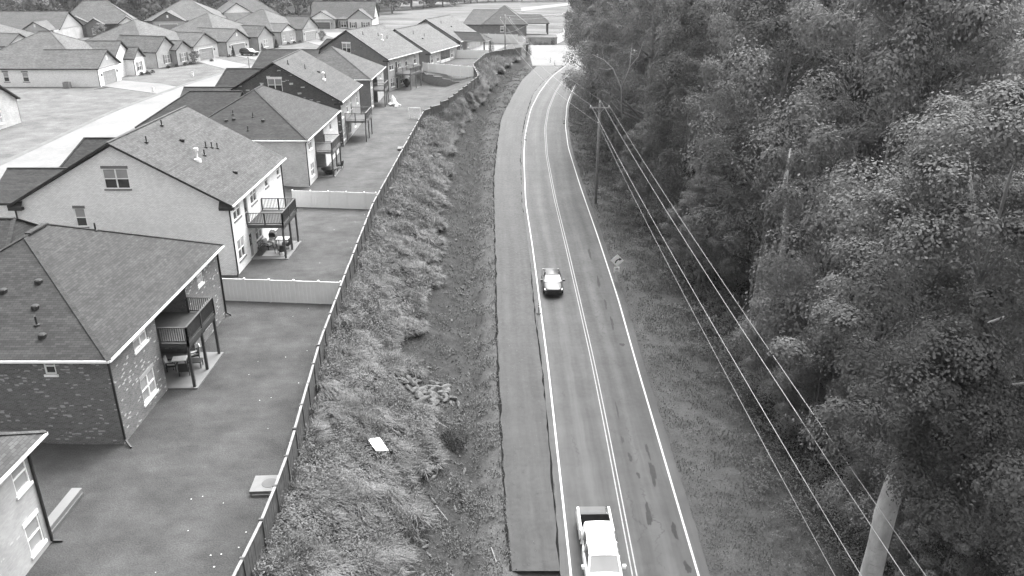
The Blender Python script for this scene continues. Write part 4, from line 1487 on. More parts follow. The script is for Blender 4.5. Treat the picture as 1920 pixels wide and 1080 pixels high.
vinyl_fence('cream vinyl fence joining the board fence beside the black deck house', [(-22.6, 57.0), (-13.1, 56.2)], 1.85, 'vinyl')
vinyl_fence('cream vinyl fence behind the white house, across the pale hip roofed house yard', [(-23.3, 81.9), (-14.3, 80.9)], 1.8, 'vinyl')
vinyl_fence('long white vinyl fence above the stepped retaining wall', [(-18.3, 168.6), (-17.3, 167.3), (-7.3, 161.3)], 1.85, 'vinyl_white', zs=2.5)
vinyl_fence('short white vinyl fence beyond the screened porch', [(-13.2, 189.4), (-5.4, 188.3)], 1.85, 'vinyl_white')
vinyl_fence('pale vinyl fence in front of the lone house beyond the junction', [(-14.0, 223), (-7.0, 222.2), (1.5, 219.2)], 2.2, 'vinyl', zs=3.0)
vinyl_fence('pale vinyl fence right of the shrub bed by the junction', [(12.0, 221.5), (14.5, 230), (14.8, 240)], 2.0, 'vinyl_white', zs=2.9)


def retaining_wall():
    H = thing('retaining_wall', 'stepped block retaining wall between two back yards', 'wall', (0, 0, 0))
    a, b = Vector((-19.2, 164.2, 0)), Vector((-10.2, 160.2, 0))
    n = 5
    for k in range(n):
        p, q = a.lerp(b, k / n), a.lerp(b, (k + 1) / n)
        top = 2.95 - k * .34
        mb = MB(); mb.beam((p.x, p.y, top / 2), (q.x, q.y, top / 2), .35, top); mb.build('block_course', 'block_wall', H)
        mb = MB(); mb.beam((p.x, p.y, top + .06), (q.x, q.y, top + .06), .45, .1); mb.build('coping', 'concrete_dull', H)


retaining_wall()
# planted wall of the lone house
Hw = thing('garden_wall', 'low dark brick wall with shrubs in front of the lone house', 'wall', (0, 0, 0))
mb = MB(); mb.box(3.6, 12.0, 220.2, 220.6, 2.3, 4.35); mb.build('wall', 'brick_grey', Hw)
mb = MB(); mb.box(3.5, 12.1, 220.1, 220.7, 4.352, 4.45); mb.build('coping', 'concrete_dull', Hw)

# ------------------------------------------------------------------ signs, poles, cables


def power_pole(x, y, h, label, arm_z=(.55,), zb=None):
    z = gz(x, y) if zb is None else zb
    P = thing('power_pole', label, 'power pole', (x, y, z - .3))
    mb = MB(); mb.tube([(0, 0, -.5), (0, 0, h * .5), (0, 0, h + .3)], [.17, .145, .115], 10); mb.build('pole', 'pole_wood', P, smooth=True)
    for dz in arm_z:
        zz = h + .3 - dz
        mb = MB(); mb.box(-1.2, 1.2, -.2, -.1, zz - .06, zz + .06); mb.build('crossarm', 'arm_wood', P)
        for s in (-1.05, 1.05):
            mb = MB(); mb.lathe([(.03, 0), (.07, .05), (.04, .1), (.08, .15), (.04, .22), (.02, .26)], 8, (s, -.15, zz + .06)); mb.build('insulator', 'porcelain', P)
            mb = MB(); mb.beam((s * .5, -.1, zz - .05), (0, -.1, zz - .7), .03, .03); mb.build('brace', 'galvanised', P)
    mb = MB(); mb.lathe([(.03, 0), (.07, .05), (.04, .12), (.07, .18), (.03, .26)], 8, (0, 0, h + .3)); mb.build('insulator', 'porcelain', P)
    mb = MB(); mb.lathe([(.05, 0), (.06, .08), (.03, .14)], 8, (-.14, -.1, h - 2.0)); mb.build('insulator', 'porcelain', P)
    return P


PZ = gz(10.05, 92.5)
power_pole(10.05, 92.2, 9.5 - PZ - .25, 'wooden power pole with one crossarm standing where the verge meets the trees')
power_pole(-1.6, 192.5, 9.4, 'distant wooden power pole rising from the bank by the fence corner', zb=2.4)
power_pole(15.4, 238.0, 6.7, 'far wooden power pole half hidden by the tall roadside tree', zb=2.8)


def cable(a, b, sag, r, label):
    n = 22; pts = []
    for k in range(n + 1):
        t = k / n
        p = Vector(a).lerp(Vector(b), t); p.z -= sag * 4 * t * (1 - t); pts.append(p)
    mb = MB(); mb.tube(pts, r, 6)
    return tag(mb.build('power_line', 'cable', None, smooth=True), label, 'power line', 'overhead power lines')


near_x, near_z = {'l': 9.4, 'm': 10.4, 'r': 11.7, 'n': 10.0}, 0
cable((9.05, 92, 8.95), (10.45, 12, 8.1), .55, .014, 'overhead line from the left end of the pole crossarm down the roadside')
cable((10.08, 92, 9.55), (11.35, 12, 8.6), .55, .014, 'overhead line from the pole top running over the verge')
cable((11.12, 92, 8.95), (12.5, 12, 7.9), .55, .014, 'rightmost overhead line, passing in front of the big trees')
cable((9.95, 92, 6.9), (10.75, 12, 6.2), .6, .011, 'thin lower line slung under the crossarm, leftmost over the verge')
cable((9.05, 92.1, 8.95), (-2.7, 192.4, 11.1), 1.3, .018, 'overhead line from the crossarm left end across the road to the distant pole')
cable((10.08, 92.1, 9.55), (-1.6, 192.4, 11.9), 1.2, .018, 'overhead line from pole top across the road to the distant pole')
cable((11.12, 92.1, 8.95), (-.5, 192.4, 11.1), 1.2, .018, 'overhead line from the crossarm right end across the road')
cable((9.9, 92.1, 6.95), (-1.7, 192.4, 7.9), 1.5, .016, 'lower line below the others, crossing the road to the distant pole')
cable((-1.6, 192.6, 11.9), (15.4, 238, 9.6), .5, .02, 'far line from the distant pole top to the pole behind the tree')
cable((-.5, 192.6, 11.1), (14.5, 238, 9.1), .5, .02, 'far line just under the one from the distant pole top')
cable((-1.6, 192.6, 8.0), (4.3, 243, 5.9), .4, .02, 'service line from the distant pole to the lone house eave')


def bar_sign():
    P = thing('sign_post', 'dark post with a white bar across it at the far end of the board fence', 'sign', (3.7, 204, 2.2))
    mb = MB(); mb.box(-.25, .25, -.12, .12, -.4, 2.1); mb.build('post', 'deck_dark', P)
    mb = MB(); mb.box(-2.2, .5, -.2, -.13, 2.15, 2.45); mb.build('bar', 'siding_white', P)


bar_sign()


def text_mesh(s, size, mat, name, par, loc, rot):
    cu = bpy.data.curves.new('lettering', 'FONT')
    cu.body = s; cu.size = size; cu.align_x = 'CENTER'; cu.align_y = 'CENTER'; cu.extrude = .002; cu.offset = size * .02
    o = bpy.data.objects.new('lettering', cu)
    C.objects.link(o)
    dg = bpy.context.evaluated_depsgraph_get()
    me = bpy.data.meshes.new_from_object(o.evaluated_get(dg))
    bpy.data.objects.remove(o)
    me.materials.clear(); me.materials.append(MATS[mat])
    q = link(name, me, par); q.location = loc; q.rotation_euler = rot
    return q


def curve_sign():
    x, y = 9.75, 69.0; z = gz(x, y)
    P = thing('curve_sign', 'diamond warning sign with a right curve arrow above a small speed plaque', 'road sign', (x, y, z))
    mb = MB(); mb.box(-.03, .03, 0, .05, -.3, 2.95); mb.build('post', 'galvanised', P)
    mb = MB(); h = .60; zc = 2.45
    pts = [(0, zc - h), (h, zc), (0, zc + h), (-h, zc)]
    mb.add([(a, -.03, b) for a, b in pts] + [(a, -.002, b) for a, b in pts], [(0, 1, 2, 3), (7, 6, 5, 4)] + [(i, i + 4, (i + 1) % 4 + 4, (i + 1) % 4) for i in range(4)])
    mb.build('sign_panel', 'sign_face', P)
    ar = MB(); Y = -.036
    cx, cz, ro, ri = .22, zc - .27, .44, .33
    prev = None
    for k in range(9):
        a = R(180 - 10.5 * k)
        p = [(cx + ro * math.cos(a), Y, cz + ro * math.sin(a)), (cx + ri * math.cos(a), Y, cz + ri * math.sin(a))]
        if prev:
            ar.poly(prev[0], prev[1], p[1], p[0])
        prev = p
    t = Vector((.04 + cx, 0, cz + .385)); d = Vector((1, 0, .18)).normalized(); s = Vector((-d.z, 0, d.x))
    b0 = Vector((cx + .385 * math.cos(R(97)), Y, cz + .385 * math.sin(R(97))))
    q = [b0 + s * .15, b0 - s * .15, b0 + d * .27]
    ar.poly(*[(v.x, Y - .001, v.z) for v in q])
    ar.build('arrow', 'sign_ink', P)
    mb = MB(); mb.box(-.26, .26, -.03, -.002, 1.28, 1.78); mb.build('plaque', 'sign_face', P)
    text_mesh('35', .30, 'sign_ink', 'number', P, (0, -.034, 1.60), (R(90), 0, 0))
    text_mesh('MPH', .13, 'sign_ink', 'lettering', P, (0, -.034, 1.37), (R(90), 0, 0))


curve_sign()


def marker(x, y, label):
    z = float(zr(y))
    P = thing('road_marker', label, 'road marker', (x, y, z), 0, 'road work markers along the pavement edge')
    mb = MB(); mb.lathe([(.22, 0), (.2, .07), (.08, .1), (.02, .1)], 10); mb.build('base', 'plastic_black', P)
    mb = MB(); mb.lathe([(.055, .1), (.055, 1.0), (.03, 1.05)], 8); mb.build('tube', 'pole_wood', P)
    for zz in (.62, .82):
        mb = MB(); mb.lathe([(.06, zz), (.06, zz + .1)], 8); mb.build('band', 'siding_white', P)


marker(2.3, 62.3, 'black based road marker just left of the dark sedan')
marker(2.1, 121, 'small road marker on the white line far up the left lane')
marker(8.55, 131, 'road marker on the right verge line where the road bends')
marker(9.4, 101.5, 'road marker on the right edge line before the power pole')
marker(8.8, 188.6, 'far road marker left of the pair at the end of the new strip')
marker(9.6, 184.6, 'far road marker right of the pair, under the overhanging tree')


def street_lamp():
    P = thing('street_lamp', 'black lantern street lamp beside the kerb near the black car', 'street lamp', (-53.2, 166.0, 3.0))
    mb = MB(); mb.lathe([(.14, -.2), (.14, .5), (.06, .6), (.05, 2.1), (.1, 2.14), (.04, 2.18)], 8); mb.build('post', 'black_metal', P)
    mb = MB(); mb.lathe([(.1, 2.19), (.17, 2.55)], 6); mb.build('lamp_glass', 'lamp_glass', P)
    mb = MB(); mb.lathe([(.22, 2.56), (.06, 2.74), (.01, 2.85)], 6); mb.build('lamp_cap', 'black_metal', P)


street_lamp()

# ------------------------------------------------------------------ vehicles


def loft(mb, rings):
    n = len(rings[0]); vs = [p for r in rings for p in r]; fs = []
    for i in range(len(rings) - 1):
        for k in range(n - 1):
            fs.append((i * n + k, i * n + k + 1, (i + 1) * n + k + 1, (i + 1) * n + k))
    fs.append(tuple(range(n))[::-1]); fs.append(tuple((len(rings) - 1) * n + k for k in range(n)))
    mb.add(vs, fs)


def ring(x, half):
    """half: [(y,z)...] from bottom centre out and up to top centre"""
    L = [(x, y, z) for y, z in half]
    Rr = [(x, -y, z) for y, z in half[::-1]]
    return L + Rr


def wheels(par, xs, hw, r):
    for x in xs:
        for s in (-1, 1):
            w = thing_part('wheel', par); w.location = (x, s * (hw - .11), r)
            for nm, prof, m in (('tyre', [(r * .62, -.11), (r * .96, -.105), (r, -.06), (r, .06), (r * .96, .105), (r * .62, .11)], 'tyre'), ('rim', [(r * .1, -.112), (r * .6, -.10), (r * .62, 0), (r * .6, .10), (r * .1, .112)], 'rim')):
                mb = MB(); mb.lathe(prof, 18); o = mb.build(nm, m, w, smooth=False); o.rotation_euler = (R(90), 0, 0)


def smooth_sub(o, lv=2, crease=None):
    md = o.modifiers.new('subdivision', 'SUBSURF'); md.levels = lv; md.render_levels = lv
    o.data.polygons.foreach_set('use_smooth', [True] * len(o.data.polygons))
    return o


def car(label, cat, loc, rotz, paint, kind='sedan', group=None):
    """x forward, built at life size"""
    P = thing('sedan' if kind == 'sedan' else 'parked_suv', label, cat, loc, rotz, group)
    hw = .92 if kind == 'sedan' else .96
    if kind == 'sedan':
        L = [(2.36, .50, .40, .62, .70), (2.30, .34, .72, .66, .74), (2.1, .24, .86, .70, .80), (1.5, .2, .96, .76, .90), (.95, .2, 1.0, .84, .96), (.2, .2, 1.0, .86, .97), (-.9, .2, 1.0, .88, .99), (-1.6, .2, 1.0, .9, 1.04), (-2.1, .26, .92, .88, 1.04), (-2.34, .40, .80, .80, .98), (-2.4, .5, .5, .72, .86)]
        cab = [(1.02, .96, .74), (.28, 1.36, .62), (-.25, 1.44, .60), (-.85, 1.42, .60), (-1.85, 1.05, .64)]
    else:
        L = [(2.36, .55, .5, .70, .84), (2.28, .38, .78, .80, .92), (2.0, .28, .9, .86, 1.0), (1.5, .25, .98, .92, 1.06), (1.0, .25, 1.0, .98, 1.08), (0, .25, 1.0, 1.0, 1.1), (-1.2, .25, 1.0, 1.0, 1.12), (-2.0, .3, .96, 1.0, 1.12), (-2.3, .42, .86, .92, 1.08), (-2.38, .55, .6, .8, .95)]
        cab = [(1.1, 1.05, .84), (.4, 1.55, .68), (-.3, 1.68, .66), (-1.5, 1.64, .66), (-2.2, 1.12, .78)]
    mb = MB(); rings = []
    for x, zb, wk, zm, zt in L:
        w = hw * wk
        rings.append(ring(x, [(.0, zb), (w * .8, zb), (w, zb + .12), (w, (zb + zm) / 2 + .05), (w * .98, zm), (w * .84, zt - .01), (w * .4, zt + .02)]))
    loft(mb, rings)
    smooth_sub(mb.build('body', paint, P))
    # cabin: roof skin, glass all round, pillars
    mb = MB(); rings = []
    xb0, xb1 = cab[0][0], cab[-1][0]
    zbelt = cab[0][1]
    mb2 = MB()
    for x, z, wt in cab[1:-1]:
        rings.append([(x, wt, z - .05), (x, wt * .9, z), (x, 0, z + .025), (x, -wt * .9, z), (x, -wt, z - .05)])
    vs = [p for r in rings for p in r]; fs = []
    for i in range(len(rings) - 1):
        for k in range(4):
            fs.append((i * 5 + k, i * 5 + k + 1, (i + 1) * 5 + k + 1, (i + 1) * 5 + k))
    mb.add(vs, fs)
    roof = mb.build('roof', paint, P); roof.data.polygons.foreach_set('use_smooth', [True] * len(roof.data.polygons))
    A, B_, Cc, D_, E_ = cab
    def q(name, pts, mat):
        m = MB(); m.poly(*pts); return m.build(name, mat, P)
    q('windshield', [(A[0], -A[2], A[1]), (A[0], A[2], A[1]), (B_[0], B_[2] * .93, B_[1] - .02), (B_[0], -B_[2] * .93, B_[1] - .02)], 'glass_car')
    q('rear_window', [(D_[0], -D_[2] * .93, D_[1] - .02), (D_[0], D_[2] * .93, D_[1] - .02), (E_[0], E_[2], E_[1]), (E_[0], -E_[2], E_[1])], 'glass_car')
    for s in (-1, 1):
        zb_ = lambda x: float(np.interp(x, [E_[0], A[0]], [E_[1] - .04, A[1] - .02]))
        top = [(B_[0], B_[2], B_[1] - .05), (Cc[0], Cc[2], Cc[1] - .05), (D_[0], D_[2], D_[1] - .05)]
        wb = A[2] + .04
        q('side_window', [(A[0], s * wb, A[1])] + [(x, s * w, z) for x, w, z in top] + [(E_[0], s * (E_[2] + .04), E_[1])] , 'glass_car')
        for (xa, za, wa), (xb, zb2, wb2), th in ((( A[0], A[1], A[2] + .03), (B_[0], B_[1] - .03, B_[2]), .09), ((Cc[0], Cc[1] - .03, Cc[2] + .01), (Cc[0] - .05, zb_(Cc[0]), wb + .02), .08), ((D_[0], D_[1] - .03, D_[2]), (E_[0], E_[1], E_[2] + .03), .13)):
            m = MB(); m.beam((xa, s * wa, za), (xb, s * wb2, zb2), th, .05); m.build('pillar', paint, P)
        m = MB(); m.box(A[0] - .35, A[0] - .15, s * hw if s > 0 else -hw - .2, s * hw + .2 if s > 0 else -hw, A[1] - .02, A[1] + .12); m.build('mirror', paint, P)
        x0 = L[1][0]
        m = MB(); m.add([(x0 + .03, s * hw * .45, .62), (x0 - .12, s * hw * .86, .64), (x0 - .3, s * hw * .90, .74), (x0 - .04, s * hw * .45, .74)], [(0, 1, 2, 3), (3, 2, 1, 0)])
        m.build('headlight', 'porcelain', P)
        m = MB(); m.box(L[-2][0] - .06, L[-2][0] + .05, min(s * hw * .5, s * hw * .86), max(s * hw * .5, s * hw * .86), .78, .92); m.build('tail_light', 'grey_trim', P)
    m = MB(); m.box(L[0][0] - .03, L[0][0] + .012, -.45, .45, .44, .60); m.build('grille', 'plastic_black', P)
    m = MB(); m.box(L[0][0] - .12, L[0][0] + .0, -.7, .7, .26, .40); m.build('bumper', 'plastic_black', P)
    wheels(P, (1.42, -1.38), hw, .335 if kind == 'sedan' else .37)
    return P


car('dark sedan with bright reflections driving down the left lane', 'car', (3.68, 67.8, float(zr(67.8)) + .005), R(-90 + 1), 'paint_dark')
car('black parked car with a rounded roof on the pale driveway', 'car', (-61.2, 192.2, 3.06), R(-25), 'paint_black', 'suv')


def pickup():
    y = 32.6
    P = thing('pickup_truck', 'white pickup truck with an open bed and lowered tailgate in the left lane', 'pickup truck', (4.5, y, float(zr(y)) + .005), R(-89), None)
    hw = .93
    pm = 'paint_white'
    st = [(3.34, .50, .72, .62, .88), (3.27, .38, .88, .74, .96), (3.05, .32, .96, .82, 1.02), (2.5, .3, 1.0, .9, 1.07), (2.0, .3, 1.0, .94, 1.10), (.6, .3, 1.0, .95, 1.10), (-.9, .3, 1.0, .95, 1.10)]
    mb = MB(); rings = []
    for x, zb, wk, zm, zt in st:
        w = hw * wk
        rings.append(ring(x, [(.0, zb), (w * .82, zb), (w, zb + .12), (w, (zb + zm) / 2), (w * .985, zm), (w * .9, zt - .01), (w * .45, zt + .02)]))
    loft(mb, rings); smooth_sub(mb.build('body', pm, P))
    mb = MB()
    cab = [(1.52, 1.68, .70), (1.1, 1.75, .70), (-.3, 1.76, .70), (-.98, 1.73, .69)]
    vs = []; fs = []
    for x, z, w in cab:
        vs += [(x, w + .02, z - .07), (x, w * .9, z), (x, 0, z + .03), (x, -w * .9, z), (x, -w - .02, z - .07)]
    for i in range(3):
        for k in range(4):
            fs.append((i * 5 + k, i * 5 + k + 1, (i + 1) * 5 + k + 1, (i + 1) * 5 + k))
    mb.add(vs, fs); r = mb.build('roof', pm, P); r.data.polygons.foreach_set('use_smooth', [True] * len(r.data.polygons))

    def q(name, pts, mat):
        m = MB(); m.poly(*pts); return m.build(name, mat, P)
    q('windshield', [(2.06, -.78, 1.10), (2.06, .78, 1.10), (1.54, .66, 1.665), (1.54, -.66, 1.665)], 'glass_blind')
    q('rear_window', [(-1.0, -.64, 1.66), (-1.0, .64, 1.66), (-1.06, .74, 1.09), (-1.06, -.74, 1.09)], 'glass_car')
    for s in (-1, 1):
        q('side_window', [(1.92, s * .83, 1.10), (1.46, s * .725, 1.61), (.62, s * .728, 1.655), (.58, s * .845, 1.09)], 'glass_car')
        q('side_window', [(.46, s * .845, 1.09), (.5, s * .728, 1.655), (-.35, s * .725, 1.65), (-.45, s * .845, 1.09)], 'glass_car')
        q('side_panel', [(-.45, s * .85, 1.08), (-.35, s * .73, 1.66), (-.98, s * .715, 1.66), (-1.08, s * .85, 1.08)], pm)
        for pa, pb in (((2.08, s * .80, 1.09), (1.52, s * .69, 1.67)), ((.52, s * .86, 1.08), (.56, s * .735, 1.68)), ((-.4, s * .86, 1.08), (-.34, s * .735, 1.68))):
            m = MB(); m.beam(pa, pb, .11, .06); m.build('pillar', pm, P)
        m = MB(); m.box(1.66, 1.80, min(s * .93, s * 1.09), max(s * .93, s * 1.09), 1.06, 1.24); m.build('mirror', pm, P)
        for hx in (.66, -.36):
            m = MB(); m.box(hx, hx + .14, min(s * .93, s * .945), max(s * .93, s * .945), .88, .92); m.build('handle', 'galvanised', P)
        m = MB()
        prof = [(s * .93, .42), (s * .94, .75), (s * .90, 1.08), (s * .79, 1.10), (s * .77, .72)]
        vs = []; fs = []
        for x in (-1.08, -2.0, -2.98):
            vs += [(x, a, b) for a, b in prof]
        for i in range(2):
            for k in range(4):
                fs.append((i * 5 + k, i * 5 + k + 1, (i + 1) * 5 + k + 1, (i + 1) * 5 + k))
        fs.append((0, 1, 2, 3, 4)); fs.append((14, 13, 12, 11, 10))
        m.add(vs, fs); m.build('bed_side', pm, P)
        m = MB(); m.box(-3.0, -2.92, min(s * .78, s * .925), max(s * .78, s * .925), .62, 1.0); m.build('tail_light', 'grey_trim', P)
        m = MB(); m.box(3.2, 3.32, min(s * .5, s * .84), max(s * .5, s * .84), .70, .88); m.build('headlight', 'porcelain', P)
    m = MB(); m.box(-1.07, -.8, -.86, .86, .4, 1.07); m.build('cab_back', pm, P)
    m = MB(); m.box(-2.98, -1.09, -.77, .77, .60, .65); m.build('bed_floor', 'bed_liner', P)
    m = MB(); m.box(-1.12, -1.075, -.77, .77, .651, 1.08); m.build('bed_front', 'plastic_black', P)
    m = MB(); m.box(-2.38, -1.72, -.765, .765, .70, 1.06); m.build('bed_shade_block', 'matt_black', P)  # black block added to stand for the bed's shade behind the cab
    m = MB(); m.box(-3.55, -3.0, -.74, .74, .60, .65); m.build('tailgate', 'bed_liner', P)
    for s in (-.75, .75):
        m = MB(); m.beam((-2.96, s, 1.0), (-3.45, s, .66), .025, .025); m.build('tailgate_cable', 'black_metal', P)
    m = MB(); m.box(-3.18, -2.99, -.86, .86, .38, .52); m.build('bumper', 'galvanised', P)
    m = MB(); m.box(3.32, 3.42, -.85, .85, .36, .54); m.build('bumper', 'galvanised', P)
    m = MB(); m.box(3.3, 3.36, -.45, .45, .66, .88); m.build('grille', 'plastic_black', P)
    wheels(P, (2.45, -2.05), hw, .36)


pickup()

# ------------------------------------------------------------------ things in the yards


def armchair(loc, rotz, label, pale=False):
    P = thing('patio_chair', label, 'chair', loc, rotz, 'patio chairs')
    cm = 'cushion' if pale else 'wicker'
    mb = MB(); mb.box(-.3, .3, -.28, .28, .3, .42); mb.build('seat', 'wicker', P)
    mb = MB(); mb.box(-.28, .26, -.26, .26, .421, .5); mb.build('cushion', cm, P)
    mb = MB(); mb.beam((-.3, 0, .35), (-.42, 0, .95), .56, .08, up=(1, 0, 0)); mb.build('backrest', cm, P)
    for s in (-1, 1):
        mb = MB(); mb.box(-.3, .3, s * .31 - .03, s * .31 + .03, .58, .63); mb.build('armrest', 'wicker', P)
        for x in (-.27, .27):
            mb = MB(); mb.box(x - .025, x + .025, s * .31 - .025, s * .31 + .025, 0, .58); mb.build('leg', 'black_metal', P)


def table(loc, rotz, label, mat='table_white', w=.55, h=.6):
    P = thing('patio_table', label, 'table', loc, rotz)
    mb = MB(); mb.box(-w, w, -w * .8, w * .8, h, h + .05); mb.build('tabletop', mat, P)
    for a in (-1, 1):
        for b in (-1, 1):
            mb = MB(); x, y = a * (w - .06), b * (w * .8 - .06); mb.box(x - .025, x + .025, y - .025, y + .025, 0, h); mb.build('leg', 'black_metal', P)


def barbecue(loc, rotz, label):
    P = thing('barbecue', label, 'barbecue', loc, rotz)
    mb = MB(); vs = []; fs = []
    for x in (-.42, .42):
        vs += [(x, -.27, .8), (x, -.29, 1.02), (x, -.16, 1.2), (x, .1, 1.24), (x, .28, 1.08), (x, .28, .8)]
    mb.add(vs, [(i, (i + 1) % 6, (i + 1) % 6 + 6, i + 6) for i in range(6)] + [(5, 4, 3, 2, 1, 0), (6, 7, 8, 9, 10, 11)]); mb.build('lid', 'plastic_black', P)
    mb = MB(); mb.box(-.44, .44, -.28, .28, .6, .79); mb.build('firebox', 'black_metal', P)
    for s in (-1, 1):
        mb = MB(); mb.box(min(s * .45, s * .8), max(s * .45, s * .8), -.24, .24, .74, .78); mb.build('side_shelf', 'galvanised', P)
        for y in (-.22, .22):
            mb = MB(); mb.box(s * .38 - .025, s * .38 + .025, y - .025, y + .025, 0, .6); mb.build('leg', 'black_metal', P)
    mb = MB(); mb.beam((-.3, -.33, .98), (.3, -.33, .98), .03, .03); mb.build('handle', 'galvanised', P)


armchair((-22.0, 45.6, .1), R(10), 'dark armchair by the wall under the black deck', True)
armchair((-20.95, 45.0, .1), R(100), 'black patio chair nearest the front post under the black deck')
armchair((-21.1, 47.0, .1), R(-150), 'chair with pale cushion at the far side of the black deck patio', True)
table((-21.6, 45.9, .1), .2, 'white topped table standing between the dark armchairs', w=.45)
table((-20.6, 46.0, .1), .1, 'low black patio table beside the chairs under the black deck', 'wicker', .4, .42)
barbecue((-22.2, 69.9, .1), R(100), 'black lidded barbecue against the white house wall')
armchair((-22.2, 68.4, .1), R(-25), 'wicker chair with pale cushions before the barbecue', True)
armchair((-20.6, 68.7, .1), R(170), 'tall backed dark chair between the deck posts')
armchair((-20.6, 67.1, .1), R(120), 'dark chair nearest the lawn on the white house patio')
table((-21.2, 69.6, .1), 0, 'square white table on the white house patio')
table((-21.1, 67.5, .1), .3, 'small dark side table on the white house patio', 'wicker', .32, .45)
# rug
o = flat_poly('outdoor_rug', 'cloth_pale', [(-22.3, 66.6, .1), (-20.4, 66.6, .1), (-20.4, 68.0, .1), (-22.3, 68.0, .1)], .012, thick=.011)
tag(o, 'pale outdoor rug under the chairs on the white house patio', 'rug')


def leaf_tuft(r, n, s, h, rg, base=0.0):
    c = rg.normal(0, 1, (n, 3)); c = unit(c) * (rg.uniform(.55, 1, (n, 1)) ** .6)
    c[:, 2] = np.abs(c[:, 2])
    p = c * np.array([r, r, h]); p[:, 2] += base
    nrm = unit(c * .8 + rg.normal(0, .5, (n, 3)) + np.array([0, 0, .5]))
    t = unit(np.cross(nrm, rg.normal(0, 1, (n, 3)))); b = np.cross(nrm, t)
    sz = s * rg.uniform(.7, 1.3, (n, 1))
    return np.stack([p - t * sz, p - b * sz * .55, p + t * sz, p + b * sz * .55], 1)


def pot_plant(loc, label, r=.35, h=.7):
    P = thing('potted_plant', label, 'plant', loc)
    mb = MB(); mb.lathe([(.13, 0), (.2, .3), (.21, .33)], 12); mb.build('pot', 'concrete_dull', P)
    me = np_mesh('foliage', leaf_tuft(r, 260, .07, h, rng, .3), 4, 'weed'); link('foliage', me, P)


pot_plant((-22.4, 66.9, .1), 'leafy potted plant nearest the lawn edge on the white house patio')
pot_plant((-22.5, 67.6, .1), 'taller potted plant against the white house wall beside the pale cushioned chair', .4, .9)

sc = thing('fire_table', 'round black covered table filling the patio of the pale hip roofed house', 'table', (-22.3, 95.4, .1))
mb = MB(); mb.lathe([(.55, 0), (.62, .3), (1.0, .62), (1.02, .72), (.6, .82), (.02, .86)], 22); mb.build('cover', 'plastic_black', sc, smooth=False)
armchair((-21.6, 98.2, .1), R(170), 'black chair behind the deck posts of the pale hip roofed house')
cg = thing('covered_grill', 'egg shaped black cooker on the patio by the retaining wall', 'grill', (-20.8, 161.0, .55))
mb = MB(); mb.lathe([(.3, 0), (.3, .25), (.62, .55), (.7, .9), (.6, 1.3), (.3, 1.6), (.05, 1.68)], 14); mb.build('shell', 'plastic_black', cg, smooth=True)
mb = MB(); mb.lathe([(.06, 1.68), (.08, 1.8)], 8); mb.build('vent', 'galvanised', cg)


def heap():
    P = thing('tarpaulin_heap', 'heap of pale tarpaulin and boxes behind the smaller hip roofed house', 'heap', (-20.9, 141.6, .35))
    r = random.Random(5)
    mb = MB(); vs = []; fs = []; n = 12
    for j in range(6):
        for k in range(n):
            a = 2 * math.pi * k / n; q = (1 - j / 5.5) * 1.15 * (1 + r.uniform(-.2, .2))
            vs.append((q * math.cos(a) * .9, q * math.sin(a) * 1.3, j * .34 + r.uniform(-.08, .08)))
    for j in range(5):
        for k in range(n):
            fs.append((j * n + k, j * n + (k + 1) % n, (j + 1) * n + (k + 1) % n, (j + 1) * n + k))
    fs.append(tuple(5 * n + k for k in range(n)))
    mb.add(vs, fs); mb.build('tarpaulin', 'cloth_pale', P)
    for k in range(7):
        mb = MB(); x, y = r.uniform(-.6, 2.0), r.uniform(-2.6, -1.0); s = r.uniform(.18, .4)
        mb.box(x - s, x + s, y - s * .8, y + s * .8, -.1, s * 1.1); b = mb.build('box', ['plastic_black', 'cloth_pale', 'deck_brown', 'siding_white'][k % 4], P)


heap()


def pad(x, y, label):
    P = thing('utility_box', label, 'utility box', (x, y, gz(x, y)), R(3))
    mb = MB(); mb.box(-.5, .5, -.75, .75, -.1, .14); mb.build('base', 'concrete_dull', P)
    mb = MB(); mb.box(-.62, .62, -.66, .66, .142, .3); mb.build('lid', 'utility_grey', P)
    mb = MB(); mb.lathe([(.4, .301), (.38, .32), (.05, .325)], 20, (.25, .0, 0)); mb.build('hatch', 'concrete_dull', P)


pad(-12.5, 33.3, 'square concrete utility box with round hatch against the near end of the board fence')
pad(-15.1, 108.5, 'pale utility box touching the board fence halfway along')
cw = thing('kerb_wall', 'low concrete wall stub jutting over the grass from the nearest house corner', 'wall', (-21.55, 31.2, 0))
mb = MB(); mb.box(-.4, .1, -1.75, 1.55, -.2, .42); mb.build('wall', 'concrete', cw)
mb = MB(); mb.box(.102, .16, -1.75, 1.5, -.2, .2); mb.build('footing', 'concrete_dull', cw)


def goal():
    P = thing('net_frame', 'pale upright net frame standing by the board fence', 'net frame', (-15.6, 128.4, .4), R(-8))
    mb = MB()
    for x in (-.95, .95):
        mb.box(x - .04, x + .04, -.04, .04, 0, 1.9)
    mb.box(-.91, .91, -.04, .04, 1.82, 1.9); mb.build('frame', 'siding_white', P)
    mb = MB()
    for k in range(13):
        x = -.9 + 1.8 * k / 12; mb.beam((x, 0, 1.82), (x, .9, 0), .022, .022)
    for k in range(13):
        t = k / 12; mb.box(-.9, .9, .9 * t - .011, .9 * t + .011, 1.82 * (1 - t), 1.82 * (1 - t) + .022)
    mb.build('net', 'cloth_pale', P, kind='stuff')


goal()


